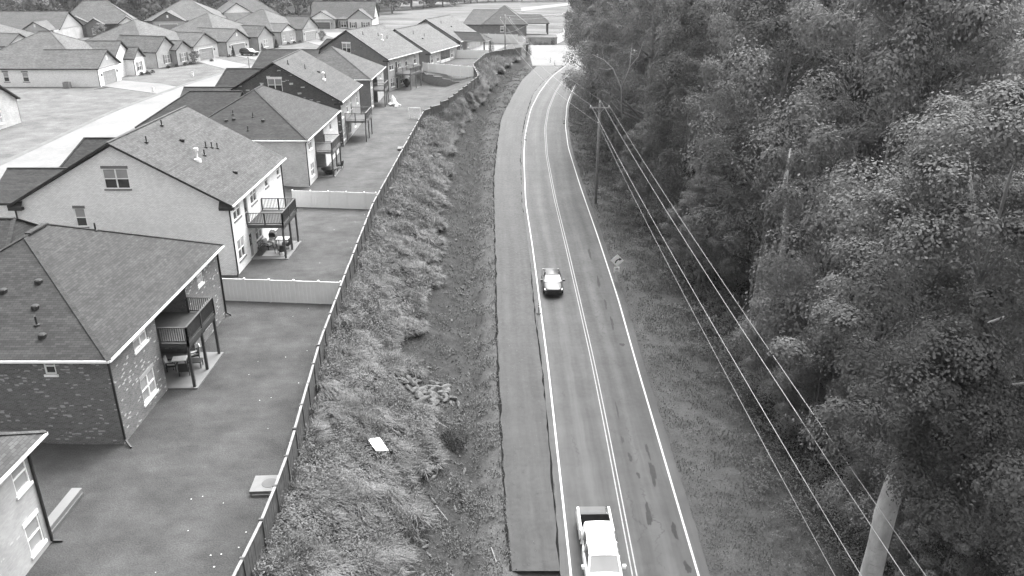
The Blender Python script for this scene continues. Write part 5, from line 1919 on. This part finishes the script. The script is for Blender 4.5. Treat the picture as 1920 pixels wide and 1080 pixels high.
def ac_unit():
    P = thing('air_conditioner', 'grey box air conditioner beside the white house wall across the street', 'air conditioner', (-78.6, 143.6, 3.0))
    mb = MB(); mb.box(-.5, .5, -.5, .5, .1, 1.05)
    mb.build('cabinet', 'lintel_grey', P)
    for k in range(6):
        mb = MB(); mb.box(-.52, .52, -.53, -.505, .2 + k * .13, .26 + k * .13); mb.build('slat', 'grey_trim', P)
    mb = MB(); mb.lathe([(.42, 1.051), (.42, 1.09), (.1, 1.1)], 14); mb.build('fan_guard', 'black_metal', P)
    mb = MB(); mb.box(-.6, .6, -.6, .6, -.1, .098); mb.build('base', 'concrete', P)


ac_unit()
for (x, y, lab) in ((-61.5, 139.0, 'small white utility post on the near lawn edge of the white house drive'), (-62.0, 158.5, 'white utility post on the lawn between the two driveways')):
    P = thing('utility_post', lab, 'utility post', (x, y, 3.0))
    mb = MB(); mb.box(-.16, .16, -.16, .16, -.1, .75); mb.build('post', 'siding_white', P)
    mb = MB(); mb.box(-.2, .2, -.2, .2, .752, .85); mb.build('cap', 'grey_trim', P)
for pts, lab in (([(-73.2, 141.9), (-72.4, 144.6), (-71.6, 144.4), (-72.2, 142.6)], 0), ([(-72.6, 158.8), (-70.6, 160), (-72.6, 164.4), (-74, 163.5)], 0), ([(-73.4, 169.1), (-71.2, 169.6), (-66.6, 178.6), (-69, 180), (-72.6, 171)], 0), ([(-62.4, 201), (-60.6, 203.6), (-58.4, 209.2), (-60, 210.4)], 0), ([(-59.6, 214.6), (-57.6, 214.8), (-55.5, 222), (-57.6, 222.8)], 0)):
    flat_poly('mulch_bed', 'mulch', [(x, y, 3.0) for x, y in pts], .04, kind='structure')
wb = flat_poly('white_board', 'white_board', [(-8.35, 39.1, gz(-8.3, 39.1) + .8), (-7.75, 38.3, gz(-7.9, 38.3) + .75), (-7.15, 38.85, gz(-7.2, 38.9) + .75), (-7.75, 39.65, gz(-7.7, 39.6) + .82)], .0, thick=.03)
tag(wb, 'bare white board lying tilted in the tall grass of the bank', 'board')

# ------------------------------------------------------------------ vegetation


def blades(name, x, y, z, length, lean_x, lean_y, width, mat, parent=None, curl=.55, **props):
    """arching blades: two quads and a tip each, all arrays of one length"""
    n = len(x)
    base = np.stack([x, y, z], 1)
    lean = np.stack([lean_x, lean_y, np.zeros(n)], 1)
    ll = np.linalg.norm(lean, axis=1, keepdims=True)
    up = np.array([0, 0, 1.0])
    L = length[:, None]
    p1 = base + L * .5 * unit(up + lean * .5)
    p2 = p1 + L * .5 * unit(up * np.clip(1 - ll * 1.1, -.5, 1) + lean * 1.3)
    side = unit(np.cross(lean + rng.normal(0, .25, (n, 3)), up)) * width[:, None] * .5
    a = np.stack([base - side, base + side, p1 + side * .9, p1 - side * .9], 1)
    b = np.stack([p1 - side * .9, p1 + side * .9, p2 + side * .15, p2 - side * .15], 1)
    me = np_mesh(name, np.concatenate([a, b]), 4, mat)
    return link(name, me, parent, **props)


def vnoise(x, y, s, seed):
    """smooth value noise"""
    r = np.random.default_rng(seed); T = r.uniform(0, 1, (256, 256))
    u, v = x / s, y / s
    i, j = np.floor(u).astype(int), np.floor(v).astype(int)
    fu, fv = u - i, v - j
    fu, fv = fu * fu * (3 - 2 * fu), fv * fv * (3 - 2 * fv)
    g = lambda a, b: T[a % 256, b % 256]
    return (g(i, j) * (1 - fu) + g(i + 1, j) * fu) * (1 - fv) + (g(i, j + 1) * (1 - fu) + g(i + 1, j + 1) * fu) * fv


def bank_grass():
    n = 245000
    y = 20 + 172 * rng.uniform(0, 1, n) ** 1.55
    fx, vx = FX(y) + .12, Vx(y)
    vx2 = vx + (vnoise(y, y * 0, 2.5, 3) - .35) * 1.6
    t = rng.uniform(0, 1, n)
    x = fx + (vx2 - fx) * t
    tall = vnoise(x, y, 1.6, 1) * .6 + vnoise(x, y, .6, 2) * .4
    kind = vnoise(x, y, 4.0, 8)
    keep = (rng.uniform(0, 1, n) < np.clip((tall - .18) * 2.6, .06, 1)) & (vx2 - fx > .3)
    # bare pocket round the rock pile
    rk = ((x + 5.6) / 2.3) ** 2 + ((y - 47.8) / 2.6) ** 2
    keep &= rk > 1
    keep &= ((x + 7.75) / 1.0) ** 2 + ((y - 38.5) / 1.3) ** 2 > .8
    x, y, tall, kind = x[keep], y[keep], tall[keep], kind[keep]
    far = np.clip((y - 40) / 110, 0, 1)
    ln = (.45 + .95 * tall) * rng.uniform(.6, 1.25, len(x)) * (1 + far * .3)
    ang = (vnoise(x, y, 1.7, 4) - .5) * 7.0 + (vnoise(x, y, .5, 5) - .5) * 6 - .3
    amt = .25 + .75 * vnoise(x, y, .8, 6)
    lx, ly = np.cos(ang) * amt + .25, np.sin(ang) * amt - .1
    lx += rng.normal(0, .36, len(x)); ly += rng.normal(0, .36, len(x))
    w = (.034 + .05 * far) * rng.uniform(.7, 1.4, len(x))
    z = surf(x, y) - .04 + (.35 * np.clip(tall - .3, 0, 1))
    blades('tall_grass', x, y, z, ln, lx, ly, w, 'blade', kind='stuff')
    # broad leaved weeds and briars, thickest along the fence
    m = 9000
    y = 20 + 172 * rng.uniform(0, 1, m) ** 1.5
    fx, vx = FX(y) + .3, Vx(y)
    t = rng.uniform(0, 1, m) ** 1.25
    x = fx + (vx - fx) * t * .95
    den = vnoise(x, y, 2.2, 12)
    ok = (den > .36) & (((x + 5.6) / 2.5) ** 2 + ((y - 47.8) / 2.8) ** 2 > 1) & (vx - fx > .4)
    x, y, t = x[ok], y[ok], t[ok]
    out = []
    for i in range(len(x)):
        far = min(1, max(0, (y[i] - 40) / 110))
        k = int(46 - 26 * far)
        r = rng.uniform(.3, .65); h = rng.uniform(.5, 1.5) * (1.15 - .5 * t[i])
        q = leaf_tuft(r, k, (.055 + .08 * far) * rng.uniform(.8, 1.3), h, rng, .05)
        q += np.array([x[i], y[i], 0])
        q[:, :, 2] += gz(x[i], y[i])
        out.append(q)
    link('weeds', np_mesh('weeds', np.concatenate(out), 4, 'weed'), kind='stuff')
    # stray tufts on the bare soil
    m = 52000
    y = 22 + 160 * rng.uniform(0, 1, m) ** 1.5
    a, b = Vx(y), Ax(y)
    x = a + (b - a) * rng.uniform(0, 1, m)
    ok = (vnoise(x, y, 1.1, 21) * .7 + vnoise(x, y, .4, 22) * .3 > .5)
    x, y = x[ok], y[ok]; k = len(x)
    blades('soil_tufts', x, y, surf(x, y) - .03, rng.uniform(.12, .38, k), rng.normal(0, .6, k), rng.normal(0, .6, k), rng.uniform(.025, .05, k) * (1 + (y - 30) / 90), 'weed', kind='stuff')


bank_grass()


def bank_bush(x, y, r, h, label, mat='bush_dark', n=900):
    P = thing('bush', label, 'bush', (x, y, gz(x, y)))
    mb = MB()
    for k in range(6):
        a = k * 1.05; mb.tube([(0, 0, -.1), (math.cos(a) * r * .4, math.sin(a) * r * .4, h * .5), (math.cos(a) * r * .7, math.sin(a) * r * .7, h * .8)], [.03, .02, .008], 5)
    mb.build('stems', 'bark', P)
    link('foliage', np_mesh('foliage', leaf_tuft(r, n, .07, h, rng), 4, mat), P)
    return P


bank_bush(-3.7, 43.0, 1.0, 1.1, 'dark bush on the bare soil just below the pale rocks')
bank_bush(-12.0, 51.8, .7, 1.2, 'dark rounded bush close to the board fence above the rock pile', n=500)
bank_bush(3.6, 199.6, 1.3, 3.4, 'dark upright evergreen by the fence end at the junction', n=1600)
bank_bush(-5.0, 200.5, .8, 3.0, 'narrow dark evergreen left of the distant power pole', n=900)
for i, x in enumerate((4.6, 6.4, 7.6, 9.0, 10.8)):
    bank_bush(x, 219.2, .75 if i % 2 else .6, 1.0 if i in (1, 2, 3) else 2.2, ['thin conifer at the left end of the dark garden wall', 'pale round shrub left of centre before the garden wall', 'pale round shrub at the middle of the garden wall', 'pale round shrub right of centre before the garden wall', 'slim conifer near the right end of the garden wall'][i], 'weed' if i in (1, 2, 3) else 'bush_dark', 420)


def rocks():
    r = random.Random(9)
    base = []
    for v in range(6):
        mb = MB(); rr = random.Random(40 + v); vs = []; fs = []
        n, m = 7, 4
        for j in range(m):
            zz = [-.45, -.1, .28, .5][j]; q0 = [.8, 1.0, .86, .45][j]
            for k in range(n):
                a = 2 * math.pi * k / n + rr.uniform(-.2, .2); q = q0 * rr.uniform(.75, 1.15)
                vs.append((q * math.cos(a) * 1.25, q * math.sin(a) * .5, zz + rr.uniform(-.12, .12)))
        for j in range(m - 1):
            for k in range(n):
                fs.append((j * n + k, j * n + (k + 1) % n, (j + 1) * n + (k + 1) % n, (j + 1) * n + k))
        fs.append(tuple((m - 1) * n + k for k in range(n)))
        mb.add(vs, fs); me = mb.mesh('rock'); me.materials.append(MATS['rock']); base.append(me)
    spots = []
    for k in range(52):
        a, q = r.uniform(0, 6.28), r.uniform(0, 1) ** .6
        x, y = -5.6 + q * 1.9 * math.cos(a), 47.9 + q * 2.2 * math.sin(a)
        spots.append((x, y, r.uniform(.28, .58), 0))
    for k in range(70):
        y = 31 + 120 * r.random() ** 1.5
        a, b = float(Vx(y)), float(DTx(y))
        x = a + (b - a) * r.uniform(.1, 1.15)
        spots.append((x, y, r.uniform(.12, .3), 1))
    for x, y, s, g in spots:
        o = link('rock', base[r.randrange(6)])
        o.location = (x, y, gz(x, y) + s * .3 + (.15 * r.random() if not g else 0)); o.scale = (s, s, s * r.uniform(.45, .75))
        o.rotation_euler = (r.uniform(-.4, .4), r.uniform(-.5, .3), r.uniform(0, 6.28))
        if g:
            tag(o, 'grey stone lying loose on the bare soil of the ditch', 'rock', 'loose stones along the ditch')
        else:
            tag(o, 'pale rock in the pile dumped on the grassy bank', 'rock', 'rocks in the bank pile')
    # gravel crumbs on soil and new strip
    n = 9000
    y = 24 + 110 * rng.uniform(0, 1, n) ** 1.6
    a, b = Vx(y), Ax(y)
    x = a + (b - a) * rng.uniform(0, 1.0, n)
    s = rng.uniform(.02, .07, n) * np.where(rng.uniform(0, 1, n) < .06, 1.8, 1)
    c = np.stack([x, y, surf(x, y) + .03], 1)
    n2 = 1500
    yd = 27 + 95 * rng.uniform(0, 1, n2) ** 1.5
    xd = DTx(yd) + rng.normal(-.5, .75, n2)
    c = np.concatenate([c, np.stack([xd, yd, surf(xd, yd) + .04], 1)]); s = np.concatenate([s, rng.uniform(.05, .17, n2)])
    k = 600
    ys = 31 + 70 * rng.uniform(0, 1, k); xs = Ax(ys) + .1 + (Bx(ys) - Ax(ys)) * rng.uniform(0, 1, k) ** 2.6
    c = np.concatenate([c, np.stack([xs, ys, zr(ys) - .015], 1)]); s = np.concatenate([s, rng.uniform(.012, .036, k)])
    tri = rng.normal(0, 1, (len(c), 4, 3)); tri = unit(tri) * s[:, None, None]
    tri[:, 3] = np.array([0, 0, 1]) * s[:, None]
    q = c[:, None] + tri
    f = np.concatenate([q[:, [0, 1, 3]], q[:, [1, 2, 3]], q[:, [2, 0, 3]]])
    link('gravel', np_mesh('gravel', f, 3, 'stone_chip'), kind='stuff')
    n = 55
    y = 27 + 70 * rng.uniform(0, 1, n) ** 1.5
    x = FX(y) - rng.uniform(.3, 6.5, n) * rng.uniform(.2, 1, n)
    s = rng.uniform(.018, .036, n)
    c = np.stack([x, y, surf(x, y) + .04], 1)
    o4 = np.array([[-1, -1, 0], [1, -1, .2], [1, 1, 0], [-1, 1, .3]])
    link('petals', np_mesh('petals', c[:, None] + o4[None] * s[:, None, None], 4, 'petal'), kind='stuff')


rocks()
for i, (x0, y0, x1, y1, lab) in enumerate(((-4.3, 36.6, -3.6, 35.9, 'pale broken stick lying on the soil near the white board'), (-1.1, 33.6, -.8, 32.5, 'pale lath lying beside the new strip at the bottom'), (-5.1, 44.3, -4.0, 44.1, 'bleached branch lying under the rock pile'))):
    mb = MB(); mb.beam((x0, y0, gz(x0, y0) + .1), (x1, y1, gz(x1, y1) + .06), .06, .05)
    tag(mb.build('stick', 'bark'), lab, 'stick', 'loose sticks on the soil')


def verge():
    n = 115000
    y = 18 + 150 * rng.uniform(0, 1, n) ** 1.5
    a, b = Fx(y) - .05, Gx(y) + 3.5
    t = rng.uniform(0, 1, n)
    x = a + (b - a) * t
    d = vnoise(x, y, 1.3, 31) * .6 + vnoise(x, y, .5, 32) * .4
    ok = rng.uniform(0, 1, n) < np.clip((d - .2) * 2.4, .1, 1) * np.clip((x - a) / .5, .25, 1)
    x, y, d, t = x[ok], y[ok], d[ok], t[ok]; k = len(x)
    far = np.clip((y - 35) / 100, 0, 1)
    ln = (.1 + .32 * d * (0.4 + t)) * rng.uniform(.6, 1.3, k) * (1 + far * .5)
    blades('verge_grass', x, y, surf(x, y) - .03, ln, rng.normal(-.05, .5, k), rng.normal(-.1, .5, k), rng.uniform(.02, .036, k) * (1 + far * 1.6), 'verge_blade', kind='stuff')
    # low growth thickening towards the trees
    m = 5200
    y = 18 + 155 * rng.uniform(0, 1, m) ** 1.5
    a, b = Fx(y) + 1.0, Gx(y) + 6
    t = rng.uniform(0, 1, m) ** .62
    x = a + (b - a) * t
    den = vnoise(x, y, 2.0, 35)
    ok = rng.uniform(0, 1, m) < np.clip(t * 1.4 - .25 + (den - .5) * .8, 0.02, 1)
    x, y, t = x[ok], y[ok], t[ok]
    out = []
    for i in range(len(x)):
        far = min(1, max(0, (y[i] - 35) / 110))
        q = leaf_tuft(rng.uniform(.35, .8), int(48 - 24 * far), (.06 + .09 * far) * rng.uniform(.8, 1.2), rng.uniform(.3, .7) + 1.9 * max(0, t[i] - .55), rng, .02)
        q += np.array([x[i], y[i], 0]); q[:, :, 2] += gz(x[i], y[i]); out.append(q)
    link('undergrowth', np_mesh('undergrowth', np.concatenate(out), 4, 'leaf'), kind='stuff')


verge()


# ---- trees
def crown_mesh(name, seed, hgt, rad, z0, n_cl, n_leaf, size, mat, cl=(.8, 2.4), low=.12):
    """leafy crown: leaves on the shells of many clumps spread through an uneven envelope"""
    g = np.random.default_rng(seed)
    out = []; cents = []
    lob = g.uniform(.75, 1.2, 7); ph = g.uniform(0, 6.28, 7)
    for i in range(n_cl):
        a = g.uniform(0, 2 * np.pi); u = g.uniform(0, 1) ** .8
        zf = u
        prof = math.sin(math.pi * min(1, (zf * .86 + low))) ** .65
        lobe = 1 + .22 * math.sin(2 * a + ph[0] + zf * 3) + .16 * math.sin(3 * a + ph[1] - zf * 4) + .1 * math.sin(5 * a + ph[2])
        rr = rad * prof * lobe * (g.uniform(.45, 1) ** .5)
        c = np.array([rr * math.cos(a), rr * math.sin(a), z0 + (hgt - z0) * zf])
        cr = (cl[0] + (cl[1] - cl[0]) * g.uniform(0, 1) ** 1.6) * (1 - .25 * zf)
        cents.append((c, cr))
    per = n_leaf // n_cl
    for c, cr in cents:
        d = unit(g.normal(0, 1, (per, 3)))
        d[:, 2] = np.where(d[:, 2] < -.35, -d[:, 2], d[:, 2])
        sh = cr * (g.uniform(.45, 1.0, (per, 1)) ** .4)
        # smaller sprays give the clump a broken edge
        sp = unit(g.normal(0, 1, (9, 3))) * np.array([1, 1, .7]) * cr * .8
        which = g.integers(0, 9, per)
        p = np.where(g.uniform(0, 1, (per, 1)) < .45, d * sh * np.array([1, 1, .75]), sp[which] + g.normal(0, cr * .24, (per, 3)))
        nrm = unit(unit(p) * .75 + np.array([0, 0, .4]) + g.normal(0, .27, (per, 3)))
        t = unit(np.cross(nrm, g.normal(0, 1, (per, 3)))); b = np.cross(nrm, t)
        s = size * g.uniform(.65, 1.35, (per, 1))
        p = p + c
        out.append(np.stack([p - t * s, p - b * s * .6, p + t * s, p + b * s * .6], 1))
    me = np_mesh(name, np.concatenate(out), 4, mat)
    return me, cents


def trunk_mesh(name, cents, z0, hgt, r0, mat, seed, nb=14, pale=False):
    rr = random.Random(seed); mb = MB()
    top = z0 + (hgt - z0) * .72
    sway = [(rr.uniform(-.4, .4), rr.uniform(-.4, .4)) for _ in range(6)]
    path = [(0, 0, -1.0)]; rad = [r0 * 1.25]
    for k in range(1, 6):
        t = k / 5; path.append((sway[k][0] * t, sway[k][1] * t, top * t)); rad.append(r0 * (1 - .78 * t))
    mb.tube(path, rad, 10)
    for c, cr in rr.sample(cents, min(nb, len(cents))):
        h = min(max(c[2] - rr.uniform(2, 5), z0 * .75), top)
        t = h / top; k = min(int(t * 5), 4); f = t * 5 - k
        a = Vector(path[k]).lerp(Vector(path[k + 1]), f); b = Vector(c)
        m = a.lerp(b, .5) + Vector((rr.uniform(-.4, .4), rr.uniform(-.4, .4), -.3))
        r1 = r0 * (1 - .78 * t) * .5
        mb.tube([a, m, b], [r1, r1 * .6, r1 * .2], 6)
    me = mb.mesh(name, smooth=True); me.materials.append(MATS[mat])
    return me


KINDS = []
for i, (hgt, rad, z0, ncl, mat, sz, r0) in enumerate(((23, 6.0, 6.0, 120, 'leaf', .088, .38), (25, 6.6, 6.5, 130, 'leaf', .088, .42), (21, 6.2, 4.5, 118, 'leaf_dark', .088, .34), (19, 5.4, 3.0, 108, 'leaf', .088, .28), (24, 5.6, 7.0, 112, 'leaf_dark', .088, .36))):
    cm, ce = crown_mesh('crown', 100 + i, hgt, rad, z0, ncl, 72000, sz, mat)
    KINDS.append((cm, trunk_mesh('trunk', ce, z0, hgt, r0, 'bark', 60 + i)))


def tree(k, x, y, label, s=1.0, rot=0.0, group='trees of the roadside wood', z=None, sz=None, name='broadleaf_tree', kinds=KINDS):
    if sz is None and kinds is KINDS and s > .72:
        sz = s * 1.3
    P = thing(name, label, 'tree', (x, y, gz(x, y) if z is None else z), rot, group)
    P.scale = (s, s, sz or s)
    link('trunk', kinds[k][1], P); link('crown', kinds[k][0], P)
    return P


# the great pale trunk in the near corner carries its own crown
cm, ce = crown_mesh('crown', 301, 27, 6.4, 12.0, 190, 235000, .060, 'leaf_dark', cl=(.7, 1.9))
P = thing('poplar_tree', 'huge near tree whose thick pale bare trunk rises from the bottom right', 'tree', (14.15, 24.2, -5), 0, 'trees of the roadside wood')
mb = MB(); mb.tube([(-.6, -1.3, -2), (-.62, -1.0, 2), (-.6, -.7, 6), (-.5, -.5, 8), (-.36, -.3, 9.5), (-.3, -.2, 10.8), (.2, .4, 12.5), (1.0, 1.4, 14.5), (2.2, 2.6, 17)], [.43, .41, .38, .40, .36, .39, .32, .2, .06], 14)
rr = random.Random(2)
for c, cr in rr.sample([q for q in ce if q[0][2] > 19], 6):
    z = min(max(c[2] - 4, 12), 20)
    a = Vector((float(np.interp(z, [9, 13, 18, 23], [-.35, -.2, .8, 2.0])), float(np.interp(z, [9, 13, 18, 23], [-.2, 0, .2, .2])), z)); b = Vector(c) + Vector((2.3, .2, 0))
    mb.tube([a + Vector((1.6, 2.4, -1)), a.lerp(b, .5), a.lerp(b, .8)], [.07, .05, .02], 6)
link('trunk', (lambda m: (m.materials.append(MATS['bark_smooth']), m)[1])(mb.mesh('trunk', smooth=True)), P)
o = link('crown', cm, P); o.location = (3.1, 0.3, 0)
cm2, ce2 = crown_mesh('crown', 302, 6.4, 1.5, 0.0, 30, 42000, .058, 'leaf_dark', cl=(.5, 1.0), low=.2)
o = link('crown', cm2, P); o.location = (-.3, -2.3, 13.2)

notable = [
    (1, 20.5, 43.0, 1.0, 1.1, 'tall pale leaved tree just behind the great near trunk'),
    (0, 20.3, 60.5, 1.0, 2.3, 'rounded bright edged tree with a bare curving trunk showing below its crown'),
    (1, 16.5, 97.5, 1.12, 0.4, 'broad spreading tree with bare white limbs beside the power pole'),
    (2, 18.6, 78.0, .95, 3.0, 'dark tree between the curving trunk tree and the power pole'),
    (3, 14.8, 112.0, 1.0, 1.7, 'leafy tree overhanging the bend just past the power pole'),
    (0, 14.6, 128.0, .95, 4.0, 'tree leaning over the white edge line at the bend'),
    (2, 15.8, 145.0, 1.0, 5.0, 'tree overhanging the road above the far cones'),
    (4, 17.5, 163.0, 1.05, 2.0, 'tall tree at the inside of the far bend'),
    (1, 20.0, 182.0, 1.0, 3.3, 'farthest roadside tree, its left edge against the pale field'),
    (3, 20.2, 34.0, .58, 2.2, 'small bushy tree beneath the lines at the verge corner'),
    (3, 18.9, 47.8, .58, .9, 'low tree in front of the wood halfway down the verge'),
    (3, 17.6, 69.5, .55, 5.4, 'low dark sapling behind the curve sign'),
    (3, 15.2, 86.5, .6, 4.4, 'low tree crowding the foot of the power pole'),
    (4, 25.5, 50.0, 1.05, .3, 'high crowned tree right of the curving trunk tree'),
    (1, 27.0, 34.0, 1.0, 2.7, 'big leafy tree filling the right edge behind the pale trunk'),
    (0, 23.8, 20.0, .8, 5.1, 'tree low in the right corner beyond the pale trunk'),
]
for k, x, y, s, r, lab in notable:
    tree(k, x, y, lab, s, r)
LO = ((23.5, 29, .6), (28.5, 40, .7), (22.5, 38.5, .6), (31, 28, .75), (24, 46, .62), (34, 36, .8), (27, 22, .7), (21.5, 66, .6), (19.4, 44, .45), (22, 56, .6), (20.5, 29.5, .42), (19.5, 72, .5), (18, 84, .5), (25, 62, .75), (16.5, 104, .5), (15, 119, .5), (35, 46, .9), (38, 56, .95))
ORDL = 'first second third fourth fifth sixth seventh eighth ninth tenth eleventh twelfth thirteenth fourteenth fifteenth sixteenth seventeenth eighteenth'.split()
LOW = {i: ORDL[k] for k, i in enumerate(sorted(range(len(LO)), key=lambda i: LO[i][1]))}
for i, (x, y, s) in enumerate(LO):
    tree(3 if i % 3 else 2, x, y, 'low understorey tree in the shade, %s along the wood edge from the near end' % LOW[i], s, i * 1.7)
rg = random.Random(21)
HIDDEN = {0: [14, 15, 16, 17, 18, 19], 1: [13, 15, 16, 17, 18, 19, 20, 21], 2: [14, 16, 17, 18, 19, 20],
          3: [1, 2, 3, 10, 11, 13, 14, 15, 16, 18, 19], 4: [1, 9, 10, 11, 12, 13, 14, 15], 5: [1, 8, 12, 13, 14], 6: [1, 9, 12, 13],
          7: [1, 8, 9, 10, 11], 8: [1, 2, 3, 8, 9, 10], 10: [0, 1, 2, 3], 11: [0, 1, 2], 12: [0, 1, 2, 3, 6, 7, 8, 9, 10, 13, 15, 16, 20, 21], 13: [0, 1], 14: [0, 17]}
UNSEEN = {(r, k) for r in HIDDEN for k in HIDDEN[r]}      # trees wholly hidden behind others
ORD = 'first second third fourth fifth sixth seventh eighth ninth tenth eleventh twelfth thirteenth fourteenth fifteenth sixteenth seventeenth eighteenth nineteenth twentieth'.split()
ORD += ['twenty-' + o for o in ORD[:9]]
for row, x0 in enumerate((26, 33.5, 41, 49, 57, 65, 74, 84, 95)):
    yy = 14 if row else 66
    cnt = raw = 0
    while yy < 215:
        x, y = x0 + rg.uniform(-2.4, 2.4) + max(0, (yy - 150) * .12), yy + rg.uniform(-2.5, 2.5)
        D = y * .92 + 4
        near_known = any((x - q[1]) ** 2 + (y - q[2]) ** 2 < 26 for q in notable)
        if D > 3 and x / D < .80 and not near_known:
            args = (rg.randrange(5), x, y, 'leafy wood tree, %s from the near end of the %s rank back from the road' % (ORD[cnt], ORD[row + 1]), rg.uniform(.88, 1.08), rg.uniform(0, 6.28))
            raw += 1
            if (row, raw) not in UNSEEN:
                cnt += 1
                tree(*args)
        yy += 8.2 if row < 4 else 9.5

# dead white limbs
def bare_limb(base, pts, label):
    mb = MB()
    for path, r in pts:
        mb.tube(path, [r * (1 - .75 * i / (len(path) - 1)) for i in range(len(path))], 6)
    return tag(mb.build('bare_limbs', 'siding_grey', None, smooth=True), label, 'branch')


bare_limb(None, [([(12.6, 92.2, 8), (12.3, 91.4, 11), (11.2, 90.8, 13.2), (10.1, 90.4, 14.2), (8.8, 90.2, 14.8)], .1), ([(12.3, 91.4, 11), (13.0, 90.6, 13.4), (13.1, 90.4, 16)], .07), ([(11.2, 90.8, 13.2), (10.4, 90.2, 13.2), (9.4, 89.8, 13.4)], .045), ([(13.0, 90.6, 13.4), (13.8, 90.0, 14.6), (14.2, 89.6, 16.2)], .05), ([(10.1, 90.4, 14.2), (9.8, 90.0, 15.4)], .035)],
          'bare forked white limb standing out of the broad tree by the power pole')
# bare curving trunk under the bright edged tree
mb = MB(); mb.tube([(19.0, 52.4, -4), (19.0, 52.4, 3), (18.9, 52.2, 7.2), (18.6, 52.0, 9.4), (18.3, 51.9, 10.8), (18.6, 52.6, 13)], [.26, .25, .23, .2, .16, .06], 9)
tag(mb.build('dead_tree', 'bark_smooth', None, smooth=True), 'bare curving pale trunk below the bright edged tree crown', 'tree')

# ---- far trees, small in the picture
FAR = []
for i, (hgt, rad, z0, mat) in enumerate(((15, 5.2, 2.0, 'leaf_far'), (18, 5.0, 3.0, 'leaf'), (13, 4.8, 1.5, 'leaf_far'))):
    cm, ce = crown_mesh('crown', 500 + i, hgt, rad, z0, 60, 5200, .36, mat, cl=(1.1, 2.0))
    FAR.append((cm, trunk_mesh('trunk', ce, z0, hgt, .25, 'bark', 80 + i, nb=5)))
rg = random.Random(33)


def far_row(num, pts, step, lab, grp, s=(.85, 1.2), jit=3.0):
    n = 0
    for k, p in enumerate(resample(pts, step)):
        x, y = p[0] + rg.uniform(-jit, jit), p[1] + rg.uniform(-jit, jit)
        args = (rg.randrange(3), x, y, lab % ORD[n], rg.uniform(*s), rg.uniform(0, 6.28), grp, 3.0, None, 'broadleaf_tree', FAR)
        if (num, k) not in UNSEEN:
            n += 1
            tree(*args)


far_row(10, [(-185, 262), (-150, 264), (-118, 276), (-100, 296), (-82, 300)], 7.0, 'tree right behind the back street houses, %s from the left in its rank', 'trees behind the back street')
far_row(11, [(-200, 285), (-150, 288), (-100, 316), (-75, 318), (-52, 300)], 7.0, 'tree, %s from the left in the second rank behind the back street', 'trees behind the back street')
far_row(12, [(-225, 315), (-150, 318), (-90, 345), (-60, 345), (-46, 335)], 8.0, 'tree, %s from the left in the rearmost rank behind the back street', 'trees behind the back street', (1.0, 1.35))
far_row(13, [(-66, 352), (-50, 356), (-36, 372), (-24, 386)], 6.5, 'dark tree beyond the pale field, %s from the left of the front rank', 'trees beyond the pale field')
far_row(14, [(-70, 372), (-40, 382), (-20, 408), (0, 436), (40, 450)], 8.0, 'tree beyond the pale field, %s from the left of the far rank', 'trees beyond the pale field')
for x, y, s, lab in ((-68.4, 177.6, .2, 'small pale ornamental tree between window bay and garage'), (-116.8, 236.5, .28, 'young tree before the back street house with two white windows'), (-51.5, 226.0, .2, 'pale young shrub tree right of the stone bay house garage')):
    tree(2, x, y, lab, s, 1.0, 'young trees in front yards', z=3.0, kinds=FAR)


def conifer(x, y, h, label):
    P = thing('conifer_shrub', label, 'shrub', (x, y, 3.0), 0, 'clipped conifers by the house doors')
    mb = MB(); mb.tube([(0, 0, -.2), (0, 0, h * .6)], [.06, .03], 6); mb.build('trunk', 'bark', P)
    n = 420; u = rng.uniform(0, 1, n); a = rng.uniform(0, 6.28, n); r = (.48 * (1 - u) ** .8 + .04) * rng.uniform(.7, 1.05, n)
    p = np.stack([r * np.cos(a), r * np.sin(a), .08 + u * h], 1); nn = unit(np.stack([np.cos(a), np.sin(a), .4 + 0 * a], 1) + rng.normal(0, .3, (n, 3)))
    t = unit(np.cross(nn, rng.normal(0, 1, (n, 3)))); b = np.cross(nn, t); s = .12
    link('foliage', np_mesh('foliage', np.stack([p - t * s, p - b * s * .6, p + t * s, p + b * s * .6], 1), 4, 'bush_dark'), P)


conifer(-64.4, 190.6, 2.2, 'dark clipped conifer at the left corner of the black car garage')
conifer(-61.6, 203.4, 2.2, 'dark clipped conifer left of the front window near the black car')
conifer(-59.4, 208.8, 2.0, 'dark clipped conifer right of the front window near the black car')
for i, (x, y) in enumerate(((-72.6, 160.2), (-72.0, 161.6), (-71.6, 163.0), (-71.4, 170.2), (-70.4, 172.2), (-69.4, 174.4), (-68.9, 176.0), (-60.8, 203.0), (-58.6, 217.2), (-57.6, 219.6), (-56.6, 221.4), (-66.2, 181.2), (-65.0, 189.2))):
    q = np_mesh('foliage', leaf_tuft(.45, 150, .1, .6, rng, .02), 4, 'bush_dark')
    P = link('foundation_shrub', q); P.location = (x, y, 3.03)
    tag(P, 'small dark shrub, %s in the front beds counted along the subdivision street' % ORD[i], 'shrub', 'small shrubs in front beds')

# ------------------------------------------------------------------ air
def haze():
    mb = MB(); mb.box(-1600, 1600, -420, 3100, -16, 42)
    m = bpy.data.materials.new('haze'); m.use_nodes = True
    n, l = m.node_tree.nodes, m.node_tree.links; n.clear()
    out = n.new('ShaderNodeOutputMaterial'); v = n.new('ShaderNodeVolumePrincipled')
    v.inputs['Color'].default_value = (.92, .92, .92, 1); v.inputs['Density'].default_value = 0.0001; v.inputs['Anisotropy'].default_value = .3
    l.new(v.outputs[0], out.inputs['Volume'])
    MATS['haze'] = m
    mb.build('haze', 'haze', kind='stuff')


haze()
